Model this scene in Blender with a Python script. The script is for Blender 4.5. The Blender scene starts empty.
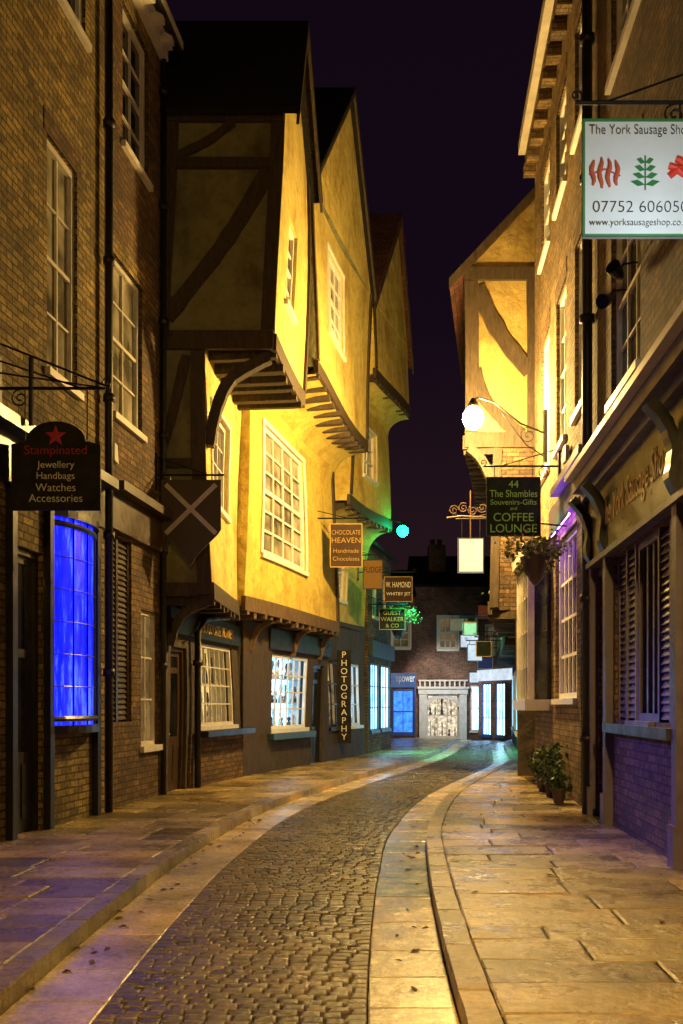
import bpy, math, random
from mathutils import Vector, Matrix
random.seed(7)
sc=bpy.context.scene
COL=sc.collection
sc.view_settings.view_transform='Standard'
sc.view_settings.look='None'
sc.view_settings.exposure=0
V=Vector
# ---------------------------------------------------------------- materials
def newmat(name):
    m=bpy.data.materials.new(name); m.use_nodes=True
    nt=m.node_tree; b=nt.nodes['Principled BSDF']
    return m,nt,b
def N(nt,t,**k):
    n=nt.nodes.new(t)
    for a,v in k.items(): setattr(n,a,v)
    return n
def ramp(nt,src,stops):
    r=N(nt,'ShaderNodeValToRGB'); e=r.color_ramp.elements
    e[0].position,e[0].color=stops[0][0],(*stops[0][1],1)
    e[1].position,e[1].color=stops[-1][0],(*stops[-1][1],1)
    for p,c in stops[1:-1]:
        x=e.new(p); x.color=(*c,1)
    nt.links.new(src,r.inputs[0]); return r
def bump(nt,b,src,strength=.4,dist=.02):
    bp=N(nt,'ShaderNodeBump'); bp.inputs['Strength'].default_value=strength; bp.inputs['Distance'].default_value=dist
    nt.links.new(src,bp.inputs['Height']); nt.links.new(bp.outputs[0],b.inputs['Normal']); return bp
def sc3(c,f): return tuple(min(1,x*f) for x in c)
def noise(nt,vec,scale,detail=6,rough=.6):
    n=N(nt,'ShaderNodeTexNoise'); n.inputs['Scale'].default_value=scale; n.inputs['Detail'].default_value=detail
    n.inputs['Roughness'].default_value=rough
    nt.links.new(vec,n.inputs['Vector']); return n
def mult(nt,a,b_,fac=1.0):
    m=N(nt,'ShaderNodeMix',data_type='RGBA',blend_type='MULTIPLY'); m.inputs[0].default_value=fac
    nt.links.new(a,m.inputs[6]); nt.links.new(b_,m.inputs[7]); return m.outputs[2]
def m_brick(name,c1,c2,mortar,rough=.85,bw=.27,bh=.09,bs=1.0):
    m,nt,b=newmat(name); L=nt.links
    uv=N(nt,'ShaderNodeUVMap')
    dist=noise(nt,uv.outputs[0],3,3)
    mx=N(nt,'ShaderNodeMix',data_type='RGBA'); mx.inputs[0].default_value=.022
    L.new(uv.outputs[0],mx.inputs[6]); L.new(dist.outputs['Color'],mx.inputs[7])
    br=N(nt,'ShaderNodeTexBrick'); br.inputs['Color1'].default_value=(*c1,1); br.inputs['Color2'].default_value=(*c2,1)
    br.inputs['Mortar'].default_value=(*mortar,1); br.inputs['Scale'].default_value=1
    br.inputs['Brick Width'].default_value=bw; br.inputs['Row Height'].default_value=bh; br.inputs['Mortar Size'].default_value=.011
    br.inputs['Mortar Smooth'].default_value=.3; br.inputs['Bias'].default_value=-.1
    L.new(mx.outputs[2],br.inputs['Vector'])
    n1=noise(nt,uv.outputs[0],.9,8,.75); r1=ramp(nt,n1.outputs[0],[(.32,(.30,.30,.30)),(.5,(.8,.8,.8)),(.72,(1.45,1.4,1.25))])
    n2=noise(nt,uv.outputs[0],12,5,.75); r2=ramp(nt,n2.outputs[0],[(.3,(.35,.35,.35)),(.7,(1.6,1.6,1.6))])
    c=mult(nt,mult(nt,br.outputs['Color'],r1.outputs[0]),r2.outputs[0])
    L.new(c,b.inputs['Base Color']); b.inputs['Roughness'].default_value=rough
    inv=N(nt,'ShaderNodeMath',operation='MULTIPLY_ADD'); inv.inputs[1].default_value=-1; inv.inputs[2].default_value=1
    L.new(br.outputs['Fac'],inv.inputs[0])
    ad=N(nt,'ShaderNodeMath',operation='MULTIPLY_ADD'); ad.inputs[1].default_value=1.2
    L.new(n2.outputs[0],ad.inputs[0]); L.new(inv.outputs[0],ad.inputs[2])
    bump(nt,b,ad.outputs[0],bs,.035); return m
def m_plaster(name,c,dirt=.62,rough=.8):
    m,nt,b=newmat(name); L=nt.links
    uv=N(nt,'ShaderNodeUVMap')
    mp=N(nt,'ShaderNodeMapping'); mp.inputs['Scale'].default_value=(1.6,.8,1); L.new(uv.outputs[0],mp.inputs[0])
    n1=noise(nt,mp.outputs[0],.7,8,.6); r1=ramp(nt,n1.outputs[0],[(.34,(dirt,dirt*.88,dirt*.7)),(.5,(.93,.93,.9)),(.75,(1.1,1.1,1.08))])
    n2=noise(nt,uv.outputs[0],4.5,8,.75); r2=ramp(nt,n2.outputs[0],[(.3,(.66,.61,.48)),(.56,(1,1,1))])
    base=N(nt,'ShaderNodeRGB'); base.outputs[0].default_value=(*c,1)
    cc=mult(nt,mult(nt,base.outputs[0],r1.outputs[0]),r2.outputs[0])
    L.new(cc,b.inputs['Base Color']); b.inputs['Roughness'].default_value=rough
    n3=noise(nt,uv.outputs[0],2.2,9,.6); bump(nt,b,n3.outputs[0],.9,.10); return m
def m_wood(name,c,rough=.65,str_=.9):
    m,nt,b=newmat(name); L=nt.links
    tc=N(nt,'ShaderNodeTexCoord'); mp=N(nt,'ShaderNodeMapping'); mp.inputs['Scale'].default_value=(6,6,1.2); L.new(tc.outputs['Object'],mp.inputs[0])
    n1=noise(nt,mp.outputs[0],3,8,.7); r1=ramp(nt,n1.outputs[0],[(.3,sc3(c,.45)),(.55,c),(.75,sc3(c,1.6))])
    L.new(r1.outputs[0],b.inputs['Base Color']); b.inputs['Roughness'].default_value=rough
    bump(nt,b,n1.outputs[0],str_,.03); return m
def m_paint(name,c,rough=.4,var=.25,metal=0):
    m,nt,b=newmat(name); L=nt.links
    tc=N(nt,'ShaderNodeTexCoord'); n1=noise(nt,tc.outputs['Object'],4,6,.7)
    r1=ramp(nt,n1.outputs[0],[(.3,sc3(c,1-var)),(.65,c)])
    L.new(r1.outputs[0],b.inputs['Base Color']); b.inputs['Metallic'].default_value=metal
    r2=ramp(nt,n1.outputs[0],[(.3,(rough*.7,)*3),(.7,(min(1,rough*1.4),)*3)]); L.new(r2.outputs[0],b.inputs['Roughness'])
    bump(nt,b,n1.outputs[0],.15,.01); return m
def m_stone(name,c,rough=.5,bs=.5,sc_=7,spec=.5):
    m,nt,b=newmat(name); L=nt.links
    tc=N(nt,'ShaderNodeTexCoord'); at=N(nt,'ShaderNodeAttribute',attribute_name='tint')
    n1=noise(nt,tc.outputs['Object'],1.1,8,.7); r1=ramp(nt,n1.outputs[0],[(.32,(.38,.38,.40)),(.6,(1.1,1.1,1.05))])
    n2=noise(nt,tc.outputs['Object'],sc_*3,8,.75); r2=ramp(nt,n2.outputs[0],[(.3,(.5,.5,.5)),(.7,(1.35,1.35,1.35))])
    base=N(nt,'ShaderNodeRGB'); base.outputs[0].default_value=(*c,1)
    cc=mult(nt,mult(nt,mult(nt,base.outputs[0],at.outputs['Color']),r1.outputs[0]),r2.outputs[0])
    L.new(cc,b.inputs['Base Color'])
    n3=noise(nt,tc.outputs['Object'],2.5,6,.7); r3=ramp(nt,n3.outputs[0],[(.35,(rough*.55,)*3),(.65,(min(1,rough*1.5),)*3)])
    L.new(r3.outputs[0],b.inputs['Roughness']); b.inputs['Specular IOR Level'].default_value=spec
    n4=noise(nt,tc.outputs['Object'],sc_,8,.65); bump(nt,b,n4.outputs[0],bs,.03); return m
def m_tile(name,c): return m_brick(name,c,sc3(c,.5),sc3(c,.15),.8,.2,.14)
def m_glass(name,c=(.012,.013,.016),em=None,es=0):
    m,nt,b=newmat(name); L=nt.links
    tc=N(nt,'ShaderNodeTexCoord'); n1=noise(nt,tc.outputs['Object'],1.6,3,.5)
    r1=ramp(nt,n1.outputs[0],[(.35,sc3(c,.4)),(.7,sc3(c,2.2))]); L.new(r1.outputs[0],b.inputs['Base Color'])
    b.inputs['Roughness'].default_value=.08; bump(nt,b,n1.outputs[0],.25,.02)
    if em:
        r2=ramp(nt,n1.outputs[0],[(.3,sc3(em,.25)),(.7,em)]); L.new(r2.outputs[0],b.inputs['Emission Color']); b.inputs['Emission Strength'].default_value=es
    return m
def m_emit(name,c1,c2,strength,scale=3,stretch=(1,1,1),lo=.35,hi=.68,mid=None):
    m,nt,b=newmat(name); L=nt.links
    tc=N(nt,'ShaderNodeTexCoord'); mp=N(nt,'ShaderNodeMapping'); mp.inputs['Scale'].default_value=stretch; L.new(tc.outputs['Object'],mp.inputs[0])
    n1=noise(nt,mp.outputs[0],scale,5,.7); st=[(lo,c1),(hi,c2)]
    if mid: st=[(lo,c1),mid,(hi,c2)]
    r=ramp(nt,n1.outputs[0],st)
    L.new(r.outputs[0],b.inputs['Emission Color']); b.inputs['Emission Strength'].default_value=strength
    b.inputs['Base Color'].default_value=(*sc3(c1,.1),1); b.inputs['Roughness'].default_value=.2
    return m
M={}
M['brickL']=m_brick('aged_olive_brown_brick',(.36,.25,.075),(.13,.085,.03),(.06,.05,.03))
M['brickD']=m_brick('dark_brown_brick',(.21,.12,.05),(.09,.05,.03),(.06,.045,.03))
M['brickR']=m_brick('buff_brick',(.34,.23,.10),(.18,.12,.06),(.11,.08,.05))
M['brickF']=m_brick('far_brick',(.30,.14,.09),(.18,.09,.06),(.2,.16,.12))
M['plaster']=m_plaster('yellow_cream_limewash',(.66,.54,.17))
M['plasterB']=m_plaster('warm_ochre_limewash',(.68,.52,.11),.66)
M['plasterR']=m_plaster('weathered_ochre_limewash',(.42,.31,.10),.5)
M['plasterShade']=m_plaster('shaded_olive_limewash',(.24,.235,.12),.4)  # darker copy of the limewash, shade painted into the side walls
M['plasterK']=m_plaster('dark_painted_render',(.06,.045,.04),.6)
M['timber']=m_wood('old_oak_timber',(.06,.04,.022))
M['timberL']=m_wood('weathered_light_oak',(.13,.08,.035))
M['blackwood']=m_paint('black_shopfront_paint',(.014,.013,.016),.35)
M['brownwood']=m_paint('dark_brown_paint',(.05,.028,.018),.4)
M['olivewood']=m_paint('dark_olive_fascia_paint',(.07,.06,.015),.35)
M['purplewood']=m_paint('plum_shopfront_paint',(.10,.075,.12),.4)
M['white']=m_paint('white_sash_paint',(.80,.79,.74),.45,.15)
M['offwhite']=m_paint('cream_trim_paint',(.62,.58,.50),.45,.3)
M['tile']=m_tile('red_brown_clay_tiles',(.18,.06,.035))
M['tileK']=m_tile('unlit_black_roof_tiles',(.006,.004,.005))  # tiles coloured near black so the roof slopes read as unlit
M['slab']=m_stone('york_stone_paving',(.44,.33,.17),.29,.8,6)
M['gutter']=m_stone('smooth_gutter_stone',(.70,.56,.33),.22,.35,8,.7)
M['kerb']=m_stone('kerb_stone',(.42,.33,.19),.36,.7,8)
M['sett']=m_stone('worn_granite_setts',(.135,.10,.066),.33,.4,16,.55)
M['bed']=m_stone('dark_joint_sand',(.018,.015,.011),.9,.5,20)
M['iron']=m_paint('black_wrought_iron',(.015,.015,.017),.4,.3,.6)
M['pipe']=m_paint('black_cast_iron_pipe',(.02,.018,.018),.45,.3,.3)
M['glass']=m_glass('dark_window_glass')
M['glassW']=m_glass('curtained_window_glass',(.22,.20,.15))
M['glassS']=m_glass('softly_lit_window_glass',(.1,.09,.06),(.8,.5,.2),.22)
M['gold']=m_paint('gold_leaf_lettering',(.50,.34,.07),.6,.1,0)
M['goldB']=m_paint('bright_gold_lettering',(.9,.65,.18),.45,.1,0)
M['letterW']=m_paint('white_lettering',(.8,.8,.76),.5,.05)
M['letterG']=m_paint('pale_green_lettering',(.34,.75,.14),.6,.05)
M['letterK']=m_paint('black_lettering',(.01,.02,.02),.5,.05)
M['red']=m_paint('dark_maroon_paint',(.42,.015,.045),.5,.1)
M['redb']=m_paint('bright_red_paint',(.7,.05,.03),.5,.3)
M['pinkred']=m_paint('sausage_pink_red',(.55,.12,.06),.5,.4)
M['green']=m_paint('herb_green_paint',(.03,.22,.07),.5,.3)
M['boardK']=m_paint('black_sign_board',(.008,.006,.007),.85)
M['boardG']=m_paint('dark_green_sign_board',(.004,.014,.006),.85)
M['boardW']=m_paint('pale_blue_white_sign_board',(.64,.74,.80),.5,.06)
M['boardO']=m_paint('gold_orange_sign_board',(.24,.13,.02),.7,.3)
M['boardB']=m_paint('brown_sign_board',(.05,.022,.012),.8,.3)
M['boardR']=m_paint('red_sign_board',(.5,.06,.03),.45,.2)
M['teal']=m_paint('teal_shop_paint',(.03,.07,.09),.4)
M['blue']=m_paint('blue_shop_paint',(.02,.06,.30),.4)
M['stoneW']=m_paint('painted_white_stone',(.66,.64,.58),.6,.3)
M['terra']=m_paint('dark_terracotta',(.07,.04,.03),.7,.4)
M['leaf']=m_paint('dark_leaf',(.045,.085,.022),.6,.5)
M['leafB']=m_paint('light_leaf',(.28,.36,.05),.6,.4)
M['flowerW']=m_paint('cream_petals',(.7,.6,.35),.6,.2)
M['litterleaf']=m_paint('dead_brown_leaf',(.10,.045,.02),.8,.3)
M['lampE']=m_emit('sodium_lamp_glow',(1,.62,.18),(1,.65,.20),1900)
M['lampAssumedE']=m_emit('assumed_lamp_glow',(1,.58,.14),(1,.60,.16),1300)  # glow of the assumed street lamp behind the camera
M['greenE']=m_emit('green_lamp_glow',(.001,1,.30),(.003,1,.36),60)
M['blueE']=m_emit('blue_shop_light',(.001,.002,.16),(.035,.07,1.0),4.4,3.0,(3,3,.5),.34,.70,(.52,(.003,.006,.8)))
M['violetE']=m_emit('violet_fill_glow',(.34,.10,1),(.4,.12,1),42)  # emission of the violet tube added as purple fill
M['yellowE']=m_emit('cream_shop_light',(.45,.27,.07),(1,.72,.28),1.3,3)
M['cyanE']=m_emit('cyan_shop_light',(.06,.34,.80),(.5,.90,1.0),4.6,3)
M['cyanE2']=m_emit('bright_cyan_shop_light',(.06,.34,.75),(.6,.90,1.0),6,3.5,(1,1,.4))
M['warmE']=m_emit('warm_shop_light',(.5,.3,.1),(1,.7,.35),1.6,2)
M['dimE']=m_emit('dim_shop_interior',(.10,.07,.04),(1,.85,.6),1.5,6)
M['signE']=m_emit('lit_white_sign',(.9,.72,.40),(1,.85,.6),1.1,2)
M['npE']=m_emit('blue_lit_window',(.01,.06,.4),(.05,.3,.9),2.0,3)
M['fasE']=m_emit('lit_blue_fascia',(.03,.10,.30),(.06,.16,.4),.7,2)
M['fasW']=m_emit('lit_white_fascia',(.4,.5,.6),(.7,.8,.9),1.2,2)
M['item']=m_paint('display_goods_pale',(.5,.5,.5),.3,.5)
M['itemD']=m_paint('display_goods_dark',(.05,.05,.07),.4,.5)
# ---------------------------------------------------------------- mesh builder
WL={}
def thing(name,loc,label,category,group=None):
    e=bpy.data.objects.new(name,None); e.empty_display_size=.3; e.location=loc; COL.objects.link(e)
    e['label']=label; e['category']=category
    if group: e['group']=group
    WL[e.name]=V(loc); return e
class MB:
    SUB=False
    def __init__(s): s.v=[];s.f=[];s.m=[];s.c=[];s.mats=[]
    def mi(s,mt):
        if isinstance(mt,str): mt=M[mt]
        if mt not in s.mats: s.mats.append(mt)
        return s.mats.index(mt)
    def add(s,vs,fs,mat,c=None):
        o=len(s.v); i=s.mi(mat); s.v+=[V(p) for p in vs]
        for f in fs: s.f.append([a+o for a in f]); s.m.append(i); s.c.append(c)
    def quad(s,a,b,c,d,mat): s.add([a,b,c,d],[(0,1,2,3)],mat)
    def poly(s,pts,mat): s.add(pts,[tuple(range(len(pts)))],mat)
    def hexa(s,p,mat,c=None):
        s.add(p,[(3,2,1,0),(4,5,6,7),(0,1,5,4),(1,2,6,5),(2,3,7,6),(3,0,4,7)],mat,c)
    def fbox(s,w,s0,s1,z0,z1,d0,d1,mat):
        n=max(1,int(math.ceil(abs(s1-s0)/.9))) if MB.SUB and abs(s1-s0)>1.0 else 1
        k=max(1,int(math.ceil(abs(z1-z0)/.9))) if MB.SUB and n==1 and abs(z1-z0)>1.0 else 1
        vs=[];fs=[]
        if k>1:
            for i in range(k+1):
                z=z0+(z1-z0)*i/k
                vs+=[w.P(s0,z,d0),w.P(s1,z,d0),w.P(s1,z,d1),w.P(s0,z,d1)]
            n=k
        else:
            for i in range(n+1):
                a=s0+(s1-s0)*i/n
                vs+=[w.P(a,z0,d0),w.P(a,z0,d1),w.P(a,z1,d1),w.P(a,z1,d0)]
        for i in range(n):
            o=i*4
            for j in range(4): fs.append((o+j,o+4+j,o+4+(j+1)%4,o+(j+1)%4))
        fs.append((0,1,2,3)); fs.append((n*4+3,n*4+2,n*4+1,n*4))
        s.add(vs,fs,mat)
    def box(s,x0,x1,y0,y1,z0,z1,mat):
        s.hexa([(x0,y0,z0),(x1,y0,z0),(x1,y1,z0),(x0,y1,z0),(x0,y0,z1),(x1,y0,z1),(x1,y1,z1),(x0,y1,z1)],mat)
    def beam(s,w,a,b,width,d0,d1,mat):
        a=V(a);b=V(b);t=(b-a).normalized();n=V((-t.y,t.x))*width/2
        q=[a-n,b-n,b+n,a+n]
        s.hexa([w.P(p.x,p.y,d0) for p in q]+[w.P(p.x,p.y,d1) for p in q],mat)
    def curve(s,w,pts,width,d0,d1,mat):
        P=[V(p) for p in pts]; Q=[]
        for i in range(len(P)-1):
            p0=P[max(0,i-1)];p1=P[i];p2=P[i+1];p3=P[min(len(P)-1,i+2)]
            for k in range(4):
                t=k/4; Q.append(.5*((2*p1)+(p2-p0)*t+(2*p0-5*p1+4*p2-p3)*t*t+(3*p1-p0-3*p2+p3)*t**3))
        Q.append(P[-1]); L=len(Q); vs=[];fs=[]
        for i in range(L):
            a=Q[max(0,i-1)];b=Q[min(L-1,i+1)];t=(b-a).normalized();n=V((-t.y,t.x))*width/2*random.uniform(.9,1.12);p=Q[i]
            l,r=p+n,p-n
            vs+=[w.P(r.x,r.y,d0),w.P(l.x,l.y,d0),w.P(l.x,l.y,d1),w.P(r.x,r.y,d1)]
        for i in range(L-1):
            o=i*4
            for j in range(4): fs.append((o+j,o+(j+1)%4,o+4+(j+1)%4,o+4+j))
        fs.append((3,2,1,0)); o=(L-1)*4; fs.append((o,o+1,o+2,o+3)); s.add(vs,fs,mat)
    def tube(s,pts,r,mat,n=8):
        pts=[V(p) for p in pts]; vs=[];fs=[]
        for i,p in enumerate(pts):
            t=(pts[min(i+1,len(pts)-1)]-pts[max(i-1,0)]).normalized()
            up=V((0,0,1)) if abs(t.z)<.9 else V((1,0,0))
            a=t.cross(up).normalized(); b=t.cross(a).normalized()
            rr=r[i] if isinstance(r,(list,tuple)) else r
            for k in range(n):
                an=2*math.pi*k/n; vs.append(p+a*math.cos(an)*rr+b*math.sin(an)*rr)
        for i in range(len(pts)-1):
            for k in range(n):
                fs.append((i*n+k,i*n+(k+1)%n,(i+1)*n+(k+1)%n,(i+1)*n+k))
        fs.append(tuple(range(n))[::-1]); fs.append(tuple((len(pts)-1)*n+k for k in range(n)))
        s.add(vs,fs,mat)
    def lathe(s,c,prof,mat,n=14):
        c=V(c);vs=[];fs=[]
        for r,z in prof:
            for k in range(n):
                a=2*math.pi*k/n; vs.append(c+V((math.cos(a)*r,math.sin(a)*r,z)))
        for i in range(len(prof)-1):
            for k in range(n): fs.append((i*n+k,i*n+(k+1)%n,(i+1)*n+(k+1)%n,(i+1)*n+k))
        fs.append(tuple(range(n))[::-1]); fs.append(tuple((len(prof)-1)*n+k for k in range(n)))
        s.add(vs,fs,mat)
    def sphere(s,c,r,mat,n=12,sz=1):
        prof=[(max(.001,math.sin(math.pi*i/8)*r),-math.cos(math.pi*i/8)*r*sz) for i in range(9)]
        s.lathe(c,prof,mat,n)
    def leaves(s,c,rad,n,size,mats,droop=0,spread=.45):
        c=V(c)
        cl=[V((random.gauss(0,spread),random.gauss(0,spread),random.gauss(0,spread))) for _ in range(max(3,n//30))]
        for i in range(n):
            k=random.choice(cl); p=k+V((random.gauss(0,.22),random.gauss(0,.22),random.gauss(0,.22)))
            p=c+V((p.x*rad[0],p.y*rad[1],p.z*rad[2]))
            a=V((random.uniform(-1,1),random.uniform(-1,1),random.uniform(-1,1)-droop)).normalized()
            b=a.cross(V((random.uniform(-1,1),random.uniform(-1,1),random.uniform(-1,1)))).normalized()
            z=size*random.uniform(.6,1.4)
            s.add([p,p+a*z*.5+b*z*.3,p+a*z,p+a*z*.5-b*z*.3],[(0,1,2,3)],random.choice(mats))
    def build(s,name,parent=None,smooth=False,label=None):
        xs=[p.x for p in s.v];ys=[p.y for p in s.v];zs=[p.z for p in s.v]
        c=V(((min(xs)+max(xs))/2,(min(ys)+max(ys))/2,min(zs)))
        if parent is None: c=V((0,0,0))
        me=bpy.data.meshes.new(name); me.from_pydata([tuple(p-c) for p in s.v],[],s.f)
        for m in s.mats: me.materials.append(m)
        me.polygons.foreach_set('material_index',s.m)
        if smooth: me.polygons.foreach_set('use_smooth',[True]*len(s.f))
        me.update()
        uv=me.uv_layers.new(name='UVMap'); vals=[]
        for p in me.polygons:
            n=p.normal
            if abs(n.z)>.75: ax=V((1,0,0)); ay=V((0,1,0))
            else:
                ax=V((-n.y,n.x,0)).normalized(); ay=None
            for vi in p.vertices:
                q=s.v[vi]
                if ay is None:
                    h=math.sqrt(max(1e-6,1-n.z*n.z)); vals+= [q.dot(ax), q.z/h]
                else: vals+=[q.x,q.y]
        uv.data.foreach_set('uv',vals)
        ca=me.color_attributes.new('tint','FLOAT_COLOR','CORNER'); cv=[]
        for p,c_ in zip(me.polygons,s.c):
            cc=c_ if c_ else (1,1,1)
            cv+=[*cc,1]*len(p.vertices)
        ca.data.foreach_set('color',cv)
        o=bpy.data.objects.new(name,me); COL.objects.link(o)
        if parent is not None:
            o.parent=parent; o.location=c-WL[parent.name]
        WL[o.name]=c
        if label: o['label']=label
        return o
def warp(root,fn):
    st=list(root.children)
    while st:
        o=st.pop(); st+=list(o.children)
        if o.type!='MESH': continue
        c=WL[o.name]
        for v in o.data.vertices:
            p=v.co+c; v.co=v.co+fn(p)
class W:
    def __init__(s,p0,p1,flip=False):
        s.p0=V((*p0,0)); s.p1=V((*p1,0)); s.t=(s.p1-s.p0).normalized(); s.L=(s.p1-s.p0).length
        s.n=V((s.t.y,-s.t.x,0)); s.flip=flip
        if flip: s.n=-s.n
    def P(s,a,z,d=0): return s.p0+s.t*a+s.n*d+V((0,0,z))
    def s_(s,Y): return (Y-s.p0.y)/s.t.y
    def O(s,Y0,Y1,z0,z1): return (s.s_(Y0),s.s_(Y1),z0,z1)
def refine(S,step=.9):
    out=[]
    for i in range(len(S)-1):
        n=max(1,int(math.ceil((S[i+1]-S[i])/step)))
        out+=[S[i]+(S[i+1]-S[i])*k/n for k in range(n)]
    return out+[S[-1]]
def panel(mb,w,s0,s1,z0,z1,ops,mat,dep=.2):
    S=sorted(set([s0,s1]+[a for o in ops for a in o[:2] if s0<a<s1])); Z=sorted(set([z0,z1]+[a for o in ops for a in o[2:4] if z0<a<z1]))
    if MB.SUB: S=refine(S); Z=refine(Z)
    for i in range(len(S)-1):
        for j in range(len(Z)-1):
            cs=(S[i]+S[i+1])/2;cz=(Z[j]+Z[j+1])/2
            if any(o[0]<cs<o[1] and o[2]<cz<o[3] for o in ops): continue
            mb.quad(w.P(S[i],Z[j]),w.P(S[i+1],Z[j]),w.P(S[i+1],Z[j+1]),w.P(S[i],Z[j+1]),mat)
    for o in ops:
        a,b,c,d=o[:4]
        for p,q in (((a,c),(b,c)),((b,c),(b,d)),((b,d),(a,d)),((a,d),(a,c))):
            mb.quad(w.P(*p,0),w.P(*q,0),w.P(*q,-dep),w.P(*p,-dep),mat)
def storey(mb,w,z0,z1,D,ops,mat,side=None,dep=.2):
    side=side or mat
    panel(mb,w,0,w.L,z0,z1,ops,mat,dep)
    bx=V((-D if not w.flip else D,0,0)) if abs(w.t.y)>.5 else V((0,D,0))
    a,b=w.P(0,z0),w.P(w.L,z0); h=V((0,0,z1-z0))
    n=6 if MB.SUB else 1
    for p,q in ((a,a+bx),(b,b+bx),(a+bx,b+bx)):
        for i in range(n):
            for j in range(n):
                f=lambda x,y: p+(q-p)*(x/n)+h*(y/n)
                mb.quad(f(i,j),f(i+1,j),f(i+1,j+1),f(i,j+1),side)
    mb.quad(a,b,b+bx,a+bx,side); mb.quad(a+h,b+h,b+bx+h,a+bx+h,side)
def window(parent,w,r,cols=2,rows=4,fm='white',pm='glass',dep=.13,fr=.07,bar=.028,sill=True,meet=True,name='window',lint=None,casing=0):
    s0,s1,z0,z1=r; mb=MB(); a,b=-dep,-dep+.07
    mb.fbox(w,s0,s0+fr,z0,z1,a,b,fm); mb.fbox(w,s1-fr,s1,z0,z1,a,b,fm)
    mb.fbox(w,s0+fr,s1-fr,z1-fr,z1,a,b,fm); mb.fbox(w,s0+fr,s1-fr,z0,z0+fr,a,b,fm)
    ws=(s1-s0-2*fr)/cols; hz=(z1-z0-2*fr)/rows
    for i in range(1,cols): mb.fbox(w,s0+fr+ws*i-bar/2,s0+fr+ws*i+bar/2,z0+fr,z1-fr,a+.01,a+.047,fm)
    for j in range(1,rows):
        k=bar*(1.9 if (meet and j==rows//2) else 1)
        mb.fbox(w,s0+fr,s1-fr,z0+fr+hz*j-k/2,z0+fr+hz*j+k/2,a+.012,a+.044 if k==bar else a+.055,fm)
    if sill: mb.fbox(w,s0-.06,s1+.06,z0-.09,z0+.004,-dep+.005,.07,fm)
    if casing:
        c=casing
        mb.fbox(w,s0-c,s0,z0,z1,0.003,.035,fm); mb.fbox(w,s1,s1+c,z0,z1,0.003,.035,fm); mb.fbox(w,s0-c,s1+c,z1,z1+c,.003,.04,fm)
    if lint: mb.fbox(w,s0-.1,s1+.1,z1,z1+.28,-.02,.012,lint)
    o=mb.build(name,parent)
    if pm:
        g=MB(); e=a+.006; g.fbox(w,s0+.02,s1-.02,z0+.02,z1-.02,e-.02,e,pm); g.build('pane',o)
    return o
def display(parent,w,r,em,depth=.5,shelves=3,fm='blackwood',cols=3,rows=4,seed=1,items=True,nitem=9,bar=.028):
    o=window(parent,w,r,cols,rows,fm,None,.1,.07,bar,True,False)
    s0,s1,z0,z1=r; mb=MB(); d=-depth; i=.2
    mb.quad(w.P(s0,z0,d),w.P(s1,z0,d),w.P(s1,z1,d),w.P(s0,z1,d),em)
    for p,q in (((s0,z0),(s1,z0)),((s1,z0),(s1,z1)),((s1,z1),(s0,z1)),((s0,z1),(s0,z0))):
        mb.quad(w.P(*p,-i),w.P(*q,-i),w.P(*q,d),w.P(*p,d),'item')
    mb.build('display_recess',o)
    if items:
        mb=MB(); rr=random.Random(seed)
        for k in range(shelves):
            z=z0+.02+(z1-z0)*k/shelves
            mb.fbox(w,s0+.01,s1-.01,z,z+.025,-depth+.05,-.19,'item')
            for n in range(nitem):
                s=s0+.1+(s1-s0-.2)*(n+rr.uniform(.1,.9))/nitem; h=rr.uniform(.3,.8)*(z1-z0)/shelves; q=rr.uniform(.03,.07)
                p=w.P(s,z+.025,-rr.uniform(.24,depth-.1))
                mb.lathe(p,[(q,0),(q,.25*h),(q*.35,.5*h),(q*.8,.75*h),(q*.5,h)],rr.choice(['item','itemD']),8)
        mb.build('display_goods',o)
    return o
def door(parent,w,r,mat='blackwood',pm='glass'):
    s0,s1,z0,z1=r; mb=MB(); a=-.16
    mb.fbox(w,s0,s0+.07,z0,z1,a,a+.1,mat); mb.fbox(w,s1-.07,s1,z0,z1,a,a+.1,mat); mb.fbox(w,s0+.07,s1-.07,z1-.07,z1,a,a+.1,mat)
    zt=z0+.95
    mb.fbox(w,s0+.07,s1-.07,z0+.02,zt,a+.01,a+.05,mat)
    m=(s0+s1)/2
    for x0,x1 in ((s0+.16,m-.04),(m+.04,s1-.16)): mb.fbox(w,x0,x1,z0+.18,zt-.14,a+.05,a+.065,mat)
    mb.fbox(w,s0+.07,s0+.18,zt,z1-.07,a+.01,a+.05,mat); mb.fbox(w,s1-.18,s1-.07,zt,z1-.07,a+.01,a+.05,mat)
    mb.fbox(w,s0+.18,s1-.18,z0+2.05,z0+2.15,a+.01,a+.055,mat); mb.fbox(w,s0+.18,s1-.18,z1-.16,z1-.07,a+.01,a+.05,mat)
    o=mb.build('door',parent)
    g=MB(); g.fbox(w,s0+.1,s1-.1,zt-.02,z1-.1,a+.015,a+.03,pm); g.build('pane',o)
    h=MB(); p=w.P(s0+.13,z0+1.0,a+.09); h.sphere(p,.03,'gold',8); h.build('handle',o)
    return o
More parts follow.
